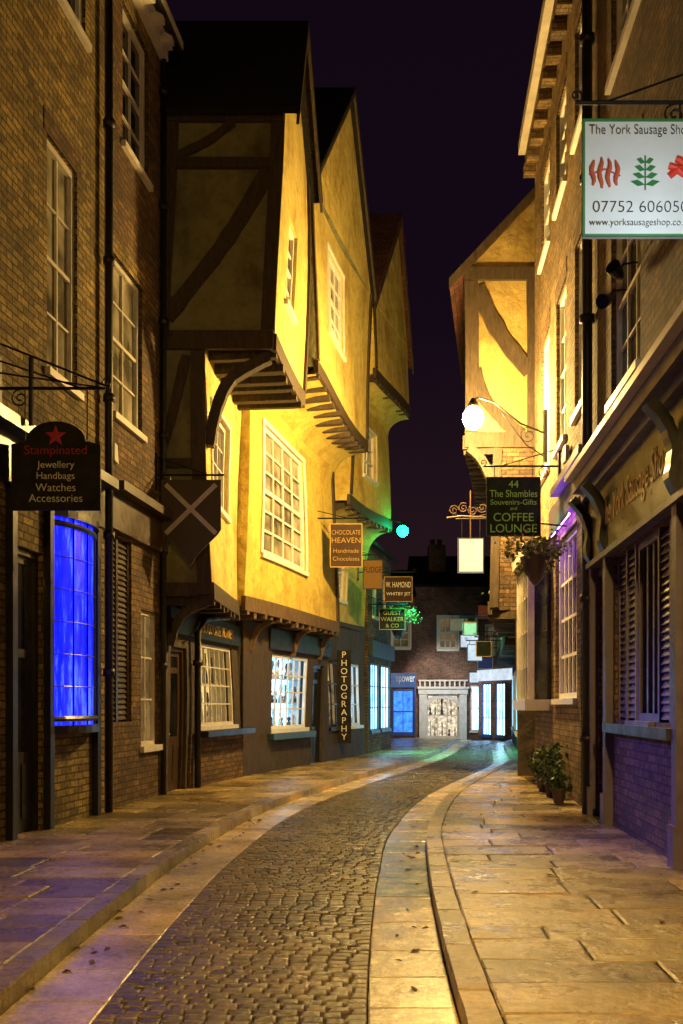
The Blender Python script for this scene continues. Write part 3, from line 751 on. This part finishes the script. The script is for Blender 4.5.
for Y in (9.05,12.36,13.38): mb.fbox(w,w.s_(Y),w.s_(Y)+.17,.1,3.428,.003,.1,'purplewood'); mb.fbox(w,w.s_(Y)-.02,w.s_(Y)+.19,.1,.5,.101,.13,'purplewood')
mb.fbox(w,w.s_(9.25),w.s_(12.35),1.27,1.38,.003,.14,'blackwood')
sf=mb.build('shopfront_fascia',h)
for Y in (9.05,12.4,13.36):
    mb=MB(); wk=W((w.P(w.s_(Y),0).x,Y),(w.P(w.s_(Y),0).x-1,Y))
    mb.curve(wk,[(.06,3.5),(.14,3.65),(.12,3.9),(.2,4.15),(.36,4.34)],.1,-.08,.08,'blackwood')
    mb.build('console_bracket',sf)
text(h,'The York Sausage Shop',w.P(w.s_(10.9),3.92,.103),-w.t,Z_,.42,'goldB',3.2,shear=.2)
pararoof(h,w,15.5,3,8,.3)
h=thing('brick_house',(3.8,17,.1),'buff brick house with moulded eaves lit by street lamp','house')
w2r=W((3.45,13.61),(4.02,20.8),True); w=w2r; O=w.O
ops=[O(14.3,15.4,6,8.6),O(16.3,17.5,6,8.6),O(18.4,19.7,6,8.6),O(14.3,15.4,10.2,11.9),O(16.3,17.5,10.2,11.9),O(18.4,19.7,10.2,11.9),O(15.2,17.6,1.7,4.4),O(13.9,14.8,.1,3.0)]
mb=MB(); storey(mb,w,0,13.2,8,ops,'brickR'); mb.build('wall',h)
for i in range(6): window(h,w,ops[i],3,4,'white','glassW' if i in(1,2) else 'glass',lint='brickD')
window(h,w,ops[6],5,4,'white','glassW',meet=False,bar=.05,fr=.1); door(h,w,ops[7],'purplewood')
mb=MB(); mb.fbox(w,.05,w.s_(17.9),4.62,5.05,.003,.08,'purplewood'); mb.fbox(w,.05,w.s_(16.6),5.052,5.17,0,.22,'purplewood'); mb.build('shopfront_fascia',h)
mb=MB(); A=w.P(w.s_(15.3),4.53,.1);B=w.P(w.s_(17.5),4.53,.1); mb.tube([A,B],.016,'violetE',6); mb.build('fill_tube',h,label='added violet tube throwing purple spill on shop window')  # tube added to spread violet light over the window and frames
mb=MB(); mb.fbox(w,w.s_(15.25),w.s_(17.55),4.50,4.56,.122,.135,'blackwood'); mb.build('fill_tube_baffle',h)  # strip standing in front of the added violet tube
mb=MB()
mb.fbox(w,w.s_(18.1),w.s_(20.4),1.5,1.7,0.003,.48,'offwhite'); mb.fbox(w,w.s_(18.1),w.s_(20.4),4.3,4.55,0.003,.5,'offwhite')
mb.fbox(w,w.s_(18.2),w.s_(20.3),1.702,4.298,.003,.3,'glass')
for i in range(6):
    s=w.s_(18.2)+i*(w.s_(20.3)-w.s_(18.2)-.06)/5; mb.fbox(w,s,s+.06,1.702,4.298,.3,.42,'offwhite')
for z in (2.3,2.95,3.6): mb.fbox(w,w.s_(18.2)+.06,w.s_(20.3)-.06,z,z+.04,.3,.4,'offwhite')
mb.build('bay_window',h)
mb=MB(); mb.fbox(w,0,w.L,13.05,13.3,0,.34,'offwhite'); mb.fbox(w,0,w.L,12.75,13.048,0,.2,'brickR')
s=.15
while s<w.L: mb.fbox(w,s,s+.22,12.55,12.748,.0,.24,'brickR'); s+=.62
mb.build('cornice',h); pararoof(h,w,13.31,2.5,8,.33)
MB.SUB=True
h=thing('timber_house',(4.2,24,.1),'jettied timber framed house with curved braces beside lamp','house'); hD=h
q0=W((3.7,21.0),(4.9,27),True); q1=W((3.15,21.0),(4.25,27),True); q2=W((2.55,21.0),(3.65,27),True)
go=[q0.O(22,24.5,1,2.9)]
mb=MB(); storey(mb,q0,0,3.6,6,go,'plasterK'); mb.build('wall',h); display(h,q0,go[0],'warmE',.4,2,'offwhite',4,3,20,True,6)
go=[q1.O(22.5,24.5,4.6,6.2)]; mb=MB(); storey(mb,q1,3.6,7.05,6,go,'brickD','brickD'); mb.build('wall',h); window(h,q1,go[0],3,4,'white','glass')
go=[q2.O(22.5,24.5,8.2,9.8)]; mb=MB(); storey(mb,q2,7.05,10.6,6,go,'plasterR','plasterR')
mb.poly([(2.55,21.0,10.6),(8.55,21.0,10.6),(5.55,21.0,13.7)],'plasterR'); mb.build('wall',h,label='yellow plaster upper floor'); window(h,q2,go[0],3,4,'white','glass')
jetty(h,q0,q1,3.6); jetty(h,q1,q2,7.05)
wr=W((2.55,21.0),(6.5,21.0)); mb=MB()
mb.fbox(wr,0,2.5,10.45,10.72,.001,.07,'timber'); mb.fbox(wr,0,2.5,6.98,7.3,.001,.07,'timber'); mb.fbox(wr,0,.28,7.31,10.44,.001,.065,'timber'); mb.fbox(wr,1.30,1.55,7.31,10.44,.001,.06,'timber')
mb.curve(wr,[(.26,10.3),(.5,9.75),(.85,9.15),(1.35,8.55)],.32,.002,.055,'timber')
mb.curve(wr,[(.2,8.6),(.4,8.0),(.85,7.5),(1.2,7.25)],.26,.002,.053,'timber')
mb.fbox(wr,.6,.78,3.65,6.97,.001,.06,'timber')
mb.curve(wr,[(.75,5.6),(.6,6.2),(.35,6.7),(.08,6.95)],.18,.01,.2,'timber')
mb.build('side_timber_frame',h)
mb=MB(); u=V((0,0,.14))
A=V((2.2,20.75,10.28));Bp=V((5.55,20.75,13.75));A2=V((3.3,27,10.28));B2=V((6.65,27,13.75))
mb.hexa([A,Bp,B2,A2,A+u,Bp+u,B2+u,A2+u],'tile'); C=V((8.8,20.75,10.3));C2=V((9.9,27,10.3)); mb.hexa([Bp,C,C2,B2,Bp+u,C+u,C2+u,B2+u],'tile')
ro=mb.build('roof',h); mb=MB(); k=V((0,-.05,0)); u=V((0,0,.22)); A-=V((0,0,.1)); Bp-=V((0,0,.1)); mb.hexa([A,Bp,Bp+k,A+k,A+u,Bp+u,Bp+k+u,A+k+u],'timber'); mb.build('bargeboard',ro)
MB.SUB=False
def wf(ph,a=1.0,lean=(0,0)):
    def f(p):
        k=min(1,max(0,(p.z-.3)/2.5)); kz=min(1,max(0,(p.z-2.9)/4))
        return V(((.12*math.sin(.55*p.z+.4*p.y+ph)+lean[0]*(p.z-4))*a*k,(lean[1]*(p.z-4))*a*k,(.14*math.sin(.75*p.y+.25*p.z+ph*1.7))*a*kz))
    return f
warp(hA,wf(0.6,.85,(0,.004))); warp(hB,wf(2.4,.7,(0.002,.0))); warp(hC,wf(4.4,.8,(-.002,0))); warp(hD,wf(1.0,.4))
# beyond
h=thing('shop_building',(6.0,34,.1),'low jettied rendered shop building with lit windows','house')
r4=W((4.9,27.02),(7.0,41),True); r4u=W((4.45,27.02),(6.35,41),True)
go=[r4.O(28,30.5,.7,2.8),r4.O(31.5,34,.7,2.8),r4.O(35,37,.7,2.8),r4.O(38,40.3,.7,2.8)]; up=[r4u.O(28.5,30,4.3,5.7),r4u.O(32,33.5,4.3,5.7),r4u.O(36,37.5,4.3,5.7)]
mb=MB(); storey(mb,r4,0,3.4,6,go,'plasterK'); storey(mb,r4u,3.42,6.9,6,up,'plaster'); mb.build('wall',h)
for i,g_ in enumerate(go): window(h,r4,g_,3,2,'offwhite',['warmE','cyanE2','yellowE','cyanE2'][i],dep=.05,meet=False)
for u in up: window(h,r4u,u,3,4,'white','glassS',casing=.07)
jetty(h,r4,r4u,3.42); pararoof(h,r4u,6.9,2,6,.3)
h=thing('brick_house',(5,47,0),'distant brick building with white arched shopfront','house')
f=W((3.4,46.5),(9.5,46.5)); up=[(1.1,2.0,4.2,5.7),(2.9,3.7,4.2,5.7),(4.9,5.7,4.4,5.9)]; dn=[(.55,2.05,.1,2.1)]
mb=MB(); storey(mb,f,-.08,7.2,8,up+dn+[(2.6,3.6,.4,2.5)],'brickF'); mb.build('wall',h)
for u in up: window(h,f,u,3,4,'white','glassS',fr=.1,bar=.05,casing=.08)
display(h,f,dn[0],'dimE',.5,2,'offwhite',3,2,40,True,5); window(h,f,(2.6,3.6,.4,2.5),2,2,'white','cyanE2',dep=.05)
mb=MB(); mb.fbox(f,.2,.55,-.05,2.1,.003,.2,'stoneW'); mb.fbox(f,2.05,2.4,-.05,2.1,.003,.2,'stoneW'); mb.fbox(f,.15,2.45,2.102,2.35,.003,.25,'stoneW')
arc=[(1.3+math.cos(math.pi*i/10)*.74,1.5+math.sin(math.pi*i/10)*.5) for i in range(11)]
mb.curve(f,arc,.18,.003,.12,'stoneW'); mb.fbox(f,.1,2.5,2.352,2.45,.003,.34,'stoneW')
for i in range(10): mb.fbox(f,.2+i*.23,.27+i*.23,2.452,2.7,.1,.18,'stoneW')
mb.fbox(f,.15,2.45,2.702,2.77,.08,.2,'stoneW')
mb.build('arched_shopfront',h); pararoof(h,f,7.2,1.8,8,.3)
mb=MB(); mb.fbox(f,2.56,3.9,2.65,3.1,.003,.1,'fasW'); mb.build('lit_fascia',h)
mb=MB(); mb.box(4.2,5.0,48,48.8,7.2,9.3,'brickF'); mb.lathe((4.4,48.4,9.3),[(.1,0),(.12,.3)],'terra',8); mb.lathe((4.75,48.4,9.3),[(.1,0),(.12,.3)],'terra',8); mb.build('chimney',h)
h=thing('shop_building',(2.8,46,0),'distant blue shop with lit fascia','house')
f=W((1.0,45.5),(3.39,45.5)); go=[(1.3,2.3,.3,2.3)]
mb=MB(); storey(mb,f,-.08,6.6,7,go+[(1.3,2.1,4.2,5.6)],'brickF'); mb.build('wall',h); window(h,f,go[0],2,2,'blue','npE',dep=.05); window(h,f,(1.3,2.1,4.2,5.6),2,4,'white','glassW',casing=.08)
mb=MB(); mb.fbox(f,1.1,2.38,2.4,3.05,.003,.1,'fasE'); mb.fbox(f,1.15,1.29,0,2.398,.003,.1,'blue'); mb.fbox(f,2.31,2.38,0,2.398,.003,.1,'blue'); mb.build('shopfront_fascia',h)
text(h,'npower',f.P(1.90,2.72,.103),X_,Z_,.38,'letterW',.86); pararoof(h,f,6.6,1.5,7,.3)
h=thing('shop_building',(7,43,0),'distant corner shop with bright cyan windows','house')
f=W((6.35,46.4),(8.2,41.2)); f.n=V((-abs(f.t.y),-abs(f.t.x),0)).normalized()
go=[(.4,1.3,.2,2.6),(1.7,2.6,.2,2.6),(3.1,4.3,.2,2.6)]; up=[(.8,1.6,3.9,5.2),(2.8,3.6,3.9,5.2)]
mb=MB(); panel(mb,f,0,f.L,-.08,6.2,go+up,'brickF')
pa,pb=f.P(0,-.08),f.P(f.L,-.08); bk=V((4,3,0)); hh=V((0,0,6.28))
for p,q in ((pa,pa+bk),(pb,pb+bk),(pa+bk,pb+bk)): mb.quad(p,q,q+hh,p+hh,'brickF')
mb.quad(pa+hh,pb+hh,pb+bk+hh,pa+bk+hh,'tile'); mb.build('wall',h)
for i,g_ in enumerate(go): window(h,f,g_,3,3,'blue','cyanE2',dep=.05,meet=False)
for u in up: window(h,f,u,2,3,'white','glassS',casing=.08)
mb=MB(); mb.fbox(f,.1,f.L,2.7,3.2,.003,.12,'fasW'); mb.build('shopfront_fascia',h)
# ---------------------------------------------------------------- drainpipes
def pipe(label,pts,r=.055):
    th=thing('drainpipe',pts[-1],label,'drainpipe','cast iron drainpipes on the house fronts'); mb=MB(); mb.tube(pts,r,'pipe',10)
    for i in range(len(pts)-1):
        a,b=V(pts[i]),V(pts[i+1])
        if abs(a.z-b.z)>1.5:
            z=max(a.z,b.z)-.6
            while z>min(a.z,b.z)+.3: mb.lathe((b.x,b.y,z),[(r*1.5,0),(r*1.5,.1)],'pipe',10); z-=1.9
    mb.build('pipe',th,True)
pipe('black drainpipe running full height of brick house',[(-3.22,13.85,14),(-3.22,13.85,.12)])
pipe('black drainpipe between two brick houses',[(3.34,13.6,15),(3.34,13.6,.12)],.07)
pipe('cranked black downpipe beside sweet shop window',[(-2.2,19.4,3.3),(-2.5,18.3,3.15),(-2.58,17.95,2.9),(-2.58,17.95,.12)],.06)
pipe('thin grey downpipe on brick house',[(-2.95,16.6,12.3),(-2.95,16.55,.12)],.05)
def abox(p0,nrm,label):
    th=thing('alarm_box',p0,label,'alarm box','burglar alarm boxes on shop fronts'); mb=MB(); p=V(p0); n=V(nrm); t=V((-n.y,n.x,0))
    a=p-t*.12-V((0,0,.14)); mb.hexa([a,a+t*.24,a+t*.24+n*.07,a+n*.07,a+V((0,0,.24)),a+t*.24+V((0,0,.24)),a+t*.21+n*.06+V((0,0,.26)),a+t*.03+n*.06+V((0,0,.26))],'stoneW'); mb.build('cover',th)
abox((3.60,15.9,5.6),(-1,0,0),'small white alarm box on buff brick'); abox((-3.27,14.25,5.2),(1,0,0),'small white alarm box on brown brick')
# ---------------------------------------------------------------- lamps
th=thing('street_lamp',(3.88,19,7),'lit sodium street lamp on iron wall bracket','street lamp')
L=V((2.5,19,7.05)); mb=MB(); mb.sphere(L,.20,'lampE',16,1.1); mb.build('lamp_bulb',th,True)
mb=MB(); mb.lathe(L+V((0,0,.22)),[(.11,-.02),(.10,.03),(.07,.1),(.03,.16)],'iron',12); mb.build('lamp_hood',th,True)
mb=MB(); mb.tube([(3.9,19,6.75),(3.4,19,6.95),(2.9,19,7.35),(2.62,19,7.44),(2.5,19,7.4)],.02,'iron'); mb.box(3.84,3.9,18.93,19.07,6.2,7.2,'iron')
mb.tube(spiral((3.55,19,6.72),X_,Z_,.17,1.6,start=1.2),.010,'iron',6); mb.tube([(3.88,19,6.3),(3.5,19,6.55),(3.05,19,7.15)],.011,'iron'); mb.build('bracket',th)
th=thing('street_lamp',(2.2,-4,6),'assumed unseen sodium street lamp on iron wall bracket by brick house','street lamp')  # assumed lamp, out of view behind the camera, added to light the foreground
L=V((.9,-4,6.4)); mb=MB(); mb.sphere(L,.15,'lampAssumedE',12,1.15); mb.build('lamp_bulb',th,True)
mb=MB(); mb.lathe(L+V((0,0,.19)),[(.21,-.02),(.2,.03),(.09,.14),(.03,.2)],'iron',12); mb.build('lamp_hood',th,True)
mb=MB(); mb.tube([(2.25,-4,6.1),(1.6,-4,6.5),(1.1,-4,6.75),(.9,-4,6.7)],.025,'iron'); mb.box(2.2,2.26,-4.07,-3.93,5.8,6.5,'iron'); mb.build('bracket',th)
th=thing('wall_lamp',(1.4,30,6.8),'small green glowing lamp on wall arm','lamp')
mb=MB(); mb.sphere((1.85,30.2,6.85),.17,'greenE',14); mb.build('lamp_bulb',th,True)
mb=MB(); mb.lathe((1.85,30.2,7.01),[(.1,0),(.08,.05),(.03,.1)],'iron',10); mb.tube([(.8,30.2,6.95),(1.45,30.2,7.2),(1.85,30.2,7.1)],.02,'iron'); mb.build('bracket',th)
def flood(x,Y,z,dr,label):
    th=thing('spotlight',(x,Y,z),label,'spotlight','black spotlights on the brick house'); mb=MB()
    d=V(dr).normalized(); p=V((x-.22,Y,z))
    mb.tube([(x,Y,z+.12),(x-.16,Y,z+.1),p],.012,'iron'); mb.tube([p-d*.08,p-d*.02,p+d*.12],[.03,.06,.085],'iron',12); mb.build('spotlight_housing',th)
    return p+d*.14
flood(3.26,11.0,6.35,(-.6,-.6,.3),'black spotlight on short arm'); flood(3.3,11.6,6.3,(-.6,-.6,-.4),'black spotlight on short arm')
p=flood(3.03,7.55,5.4,(-.5,1.0,.62),'unseen spotlight added to brighten the shop sign')  # out-of-view fitting added to carry the sign's fill spot
def lamp(kind,name,loc,tgt,energy,col,label,size=.05,angle=95,blend=.6):
    lg=bpy.data.lights.new(name,kind); lg.energy=energy; lg.color=col
    if kind=='SPOT': lg.spot_size=math.radians(angle); lg.spot_blend=blend; lg.shadow_soft_size=size
    lo=bpy.data.objects.new(name,lg); lo.location=loc; COL.objects.link(lo)
    lo.rotation_euler=(V(tgt)-V(loc)).to_track_quat('-Z','Y').to_euler()
    lo['label']=label; lo['category']='light'; return lo
lamp('SPOT','sign_fill_spot',p,(2.6,8.8,6.2),58,(.88,.97,1),'added spot brightening the shop sign')  # cool fill added out of view to lift the sausage sign
lamp('SPOT','shop_fill_spot',(-2.85,12.6,3.9),(3.2,10.6,.5),2000,(.13,.10,1),'added blue spot throwing spill across the street',.1,36,1)  # blue fill added to strengthen the window's spill on the opposite wall
lamp('SPOT','shop_fill_spot',(-2.95,12.0,3.9),(-3.0,9.4,.1),110,(.16,.1,1),'added blue spot throwing spill across the street',.1,80,1)  # second blue fill, added for a violet tint on the pavement
lamp('SPOT','pavement_fill_spot',(.9,-4.0,6.15),(2.0,7.5,0),5400,(1,.60,.16),'added amber spot brightening the right pavement',.15,48,1)  # extra fill added beside the assumed lamp bulb to gild the right pavement
lamp('SPOT','shop_fill_spot',(4.2,43.6,3.7),(4.8,46.5,1.6),420,(1,.94,.85),'added white spot brightening the arched shopfront',.1,110,.8)  # fill added so the far white arch shows up brighter
lamp('SPOT','teal_fill_spot',(1.95,30.2,6.6),(4.3,31.5,0),2600,(.02,1,.62),'added teal green spot tinting the road',.1,78,1)  # extra fill added below the green bulb for teal on the road
# ---------------------------------------------------------------- signs
th,bo=hsign('black arched board with red star and white words',-3.56,-2.6,3.7,4.66,10.8,-3.7,
 [('Stampinated',.66,.13,'red'),('Jewellery',.5,.1,'letterW'),('Handbags',.375,.1,'letterW'),('Watches',.255,.085,'letterW'),('Accessories',.135,.085,'letterW')],'boardK',shape='arch',armz=5.02,off=-.01)
st=[]
for i in range(10):
    a=math.pi/2+i*math.pi/5; r=.12 if i%2==0 else .05; st.append((-3.08+math.cos(a)*r,10.775,4.5+math.sin(a)*r))
mb=MB(); mb.add([(-3.08,10.772,4.5)]+st,[(0,i+1,(i+1)%10+1) for i in range(10)],'red'); mb.build('star_emblem',th)
mb=MB(); mb.tube([(-3.35,10.8,5.35),(-3.35,10.8,4.62)],.03,'iron'); mb.tube([(-3.68,10.8,5.5),(-2.5,10.8,5.03)],.012,'iron'); mb.tube([(-3.68,10.5,5.1),(-2.6,10.8,5.03)],.01,'iron'); mb.build('hanger_post',th)
Y=8.8; x0,x1,z0,z1=2.115,3.13,5.71,6.74
th,bo=hsign('white board with sausages, green herb and red chilli',x0,x1,z0,z1,Y,3.15,
 [('The York Sausage Shop',.9,.105,'letterK'),('07752 606050',.255,.095,'letterK'),('www.yorksausageshop.co.uk',.115,.075,'letterK')],'boardW',armz=6.9,off=-.022,border='green')
mb=MB(); zc=6.27
for i,(dx,ln) in enumerate([(.09,.22),(.16,.27),(.23,.25),(.30,.22)]):
    pts=[(x0+dx+.012*math.sin(k*1.3+i),Y-.024,zc-ln/2+ln*k/6) for k in range(7)]
    mb.tube(pts,[.010,.018,.022,.021,.022,.018,.008],'pinkred',8)
mb.tube([(x0+.06,Y-.03,zc-.02),(x0+.2,Y-.03,zc+.03),(x0+.33,Y-.03,zc-.03)],.006,'red',6)
mb.build('sausage_emblem',th)
mb=MB(); hx=x0+.55
mb.tube([(hx,Y-.024,zc-.15),(hx,Y-.024,zc+.15)],.007,'green',6)
for k in range(4):
    z=zc-.09+k*.065; wd=.13-.018*k
    for sg in (-1,1):
        mb.add([(hx,Y-.026,z-.015),(hx+sg*wd*.5,Y-.026,z-.028),(hx+sg*wd,Y-.026,z+.015),(hx+sg*wd*.5,Y-.026,z+.03)],[(0,1,2,3)],'green')
mb.build('herb_emblem',th)
mb=MB()
for k,(a,b) in enumerate([((.76,-.03),(.99,.1)),((.76,.06),(.97,-.09)),((.82,.12),(.94,.0))]):
    A=V((x0+a[0],Y-.024,zc+a[1]));B=V((x0+b[0],Y-.024,zc+b[1])); mb.tube([A,A.lerp(B,.3)+V((0,0,.02)),A.lerp(B,.7)+V((0,0,.01)),B],[.03,.035,.022,.005],'redb',8)
mb.build('chilli_emblem',th)
hsign('dark green board with pale coffee lounge lettering',2.46,3.38,4.47,5.47,17.0,3.7,
 [('44',.88,.12,'letterG'),('The Shambles',.72,.12,'letterG'),('Souvenirs-Gifts',.575,.09,'letterG'),('and',.47,.06,'letterG'),('COFFEE',.32,.14,'letterG'),('LOUNGE',.13,.14,'letterG')],'boardG',armz=5.66,border='iron')
th,bo=hsign('glowing white box sign under ornate iron scrollwork',2.44,2.98,4.37,5.1,20.95,3.72,[],'signE',armz=5.5,border='iron')
mb=MB()
for k in range(5): mb.tube(spiral((2.35+k*.2,20.95,5.68+.05*(k%2)),X_,Z_,.11,1.7,start=k),.012,'brownwood',6)
mb.tube([(2.2,20.95,5.52),(2.5,20.95,5.56),(3.2,20.95,5.52)],.02,'brownwood'); mb.tube([(2.7,20.95,5.1),(2.7,20.95,6.1)],.015,'brownwood'); mb.build('scrollwork',th)
hsign('brown board with gold chocolate shop lettering',-.28,.5,4.9,5.95,24.0,-1.1,
 [('CHOCOLATE',.80,.10,'gold'),('HEAVEN',.62,.12,'gold'),('Handmade',.38,.09,'gold'),('Chocolates',.20,.09,'gold')],'boardB',border='gold',off=-.015)
hsign('gold orange fudge board on iron arm',.58,1.12,4.75,5.55,27.2,-.3,[('FUDGE',.66,.2,'boardK')],'boardO',border='boardB')
hsign('brown board with cream jeweller lettering',1.26,2.10,4.65,5.4,29.6,.5,[('W. HAMOND',.68,.22,'letterW'),('WHITBY JET',.3,.16,'letterW')],'boardB',border='gold')
hsign('small black board with yellow lettering',1.15,1.95,3.9,4.55,30.6,.6,[('GUEST',.8,.2,'gold'),('WALKER',.5,.2,'gold'),('& CO',.2,.18,'gold')],'boardK',border='gold')
th,bo=hsign('large dark shield with pale diagonal cross',-2.95,-1.97,3.88,5.28,16.35,-3.03,[],'brownwood',shape='shield',armz=5.36,scroll=False)
mb=MB(); wsd=W((-2.95,16.33),(-1.97,16.33)); mb.beam(wsd,(.08,4.4),(.90,5.2),.075,.001,.014,'offwhite'); mb.beam(wsd,(.90,4.4),(.08,5.2),.075,.001,.012,'offwhite'); mb.build('cross_emblem',th)
th=thing('shop_sign',(-.1,27.4,.5),'tall dark projecting board with white vertical lettering','sign')
mb=MB(); mb.box(-.12,.26,27.4,27.46,.55,3.1,'boardK'); mb.build('board',th)
mb=MB(); mb.box(-.35,-.12,27.41,27.45,.8,.84,'iron'); mb.box(-.35,-.12,27.41,27.45,2.8,2.84,'iron'); mb.build('bracket',th)
for i,ch in enumerate('PHOTOGRAPHY'): text(th,ch,(.07,27.397,2.98-i*.225),X_,Z_,.165,'letterW',.22)
hsign('red square sign on wall arm',4.35,4.85,3.7,4.3,28.5,5.0,[],'boardR',border='stoneW')
hsign('white pictorial sign on wall arm',4.1,4.8,4.4,4.9,38,6.4,[],'stoneW',border='blue')
hsign('white framed board hanging over shops',4.15,4.65,3.05,3.6,33,5.6,[],'fasW',border='boardK')
hsign('white shop board hanging over shops',3.75,4.2,3.75,4.2,31,5.2,[],'stoneW',border='boardB')
hsign('dark board hanging from far shop',3.9,4.35,3.0,3.45,29,5.0,[],'boardG',border='gold')
hsign('blue projecting sign on far shop',5.3,5.9,3.0,3.7,39,6.5,[],'blue',border='stoneW')
hsign('white projecting sign on far shop',4.75,5.5,3.9,4.4,40,6.5,[],'fasW',border='boardR')
hsign('red brown projecting sign on far shop',4.9,5.4,4.7,5.2,36,6.0,[],'boardR',border='boardB')
# ---------------------------------------------------------------- plants
def basket(c,wx,label,g,s=1):
    th=thing('hanging_basket',c,label,'hanging basket',g); mb=MB()
    mb.lathe(c,[(.03,-.5*s),(.12*s,-.4*s),(.24*s,-.1*s),(.28*s,0)],'brownwood',12); mb.build('basket',th)
    mb=MB(); c=V(c); mb.tube([(wx,c.y,c.z+.5),(c.x,c.y,c.z+.55)],.014,'iron')
    for a in range(3): mb.tube([c+V((math.cos(a*2.1)*.25*s,math.sin(a*2.1)*.25*s,0)),c+V((0,0,.53))],.005,'iron',5)
    mb.build('bracket',th)
    mb=MB(); mb.leaves(c+V((0,0,.1)),(.5*s,.45*s,.28*s),1100,.075,['leaf','leafB','leafB','leafB','flowerW'],0,.33); mb.leaves(c+V((0,0,-.14)),(.3*s,.3*s,.22*s),260,.07,['leaf','leafB','leafB'],.6,.33); mb.build('trailing_plant',th)
basket((3.12,16.1,3.98),3.62,'hanging basket spilling leaves and pale flowers','hanging baskets of flowers',.9)
basket((1.8,31.5,4.3),1.1,'hanging basket of dark leaves lit green','hanging baskets of flowers',1.3)
basket((4.3,26,4.6),4.7,'hanging basket with pale flowers','hanging baskets of flowers')
for (x,y,s) in ((3.3,15.2,.62),(3.42,16.2,.8),(3.5,17.2,.85),(3.6,18.0,.6)):
    th=thing('potted_plant',(x,y,PH),'dark pot with leafy plant against the wall','potted plant','potted plants standing by the brick wall')
    mb=MB(); mb.lathe((x,y,PH),[(.12*s,0),(.17*s,.3*s),(.19*s,.31*s),(.19*s,.36*s),(.15*s,.36*s)],'terra',14); mb.build('pot',th)
    mb=MB(); mb.leaves((x,y,PH+.66*s),(.28*s,.28*s,.36*s),330,.09,['leaf'])
    for k in range(7): a=k*.9; mb.tube([(x,y,PH+.3*s),(x+math.cos(a)*.18*s,y+math.sin(a)*.18*s,PH+.7*s)],.008,'leaf',5)
    mb.build('foliage',th)
mb=MB()
for i in range(70):
    y=random.uniform(4.8,14)
    if random.random()<.6: x=XL(y)+random.uniform(.0,.25); z=.006
    else: x=XR(y)-random.uniform(0,.3) if random.random()<.6 else random.uniform(XR(y)+.2,3); z=.006 if x<XR(y) else PH+.01
    a=random.uniform(0,6.3); l=random.uniform(.02,.05)
    p=V((x,y,z)); d=V((math.cos(a),math.sin(a),.2))*l; e=V((-math.sin(a),math.cos(a),.1))*l*.5
    mb.add([p-d,p-e,p+d,p+e+V((0,0,.01))],[(0,1,2,3)],'litterleaf')
o=mb.build('fallen_leaves'); o['kind']='stuff'; o['label']='scattered dead leaves in the gutters'; o['category']='leaves'
# ---------------------------------------------------------------- world
wd=bpy.data.worlds.new('World'); sc.world=wd; wd.use_nodes=True; nt=wd.node_tree; bg=nt.nodes['Background']
tc=N(nt,'ShaderNodeTexCoord'); sp=N(nt,'ShaderNodeSeparateXYZ'); nt.links.new(tc.outputs['Generated'],sp.inputs[0])
r=ramp(nt,sp.outputs[2],[(0,(.024,.010,.012)),(.35,(.007,.003,.008)),(.9,(.003,.0015,.004))]); nt.links.new(r.outputs[0],bg.inputs[0]); bg.inputs[1].default_value=1.0
# ---------------------------------------------------------------- camera
cd=bpy.data.cameras.new('Camera'); co=bpy.data.objects.new('Camera',cd); COL.objects.link(co); sc.camera=co
cd.sensor_fit='VERTICAL'; cd.sensor_height=36; cd.lens=35.16; cd.shift_y=.1885; cd.clip_end=600; cd.clip_start=.05
co.location=(0,0,1.6); co.rotation_euler=(math.radians(90),0,0)
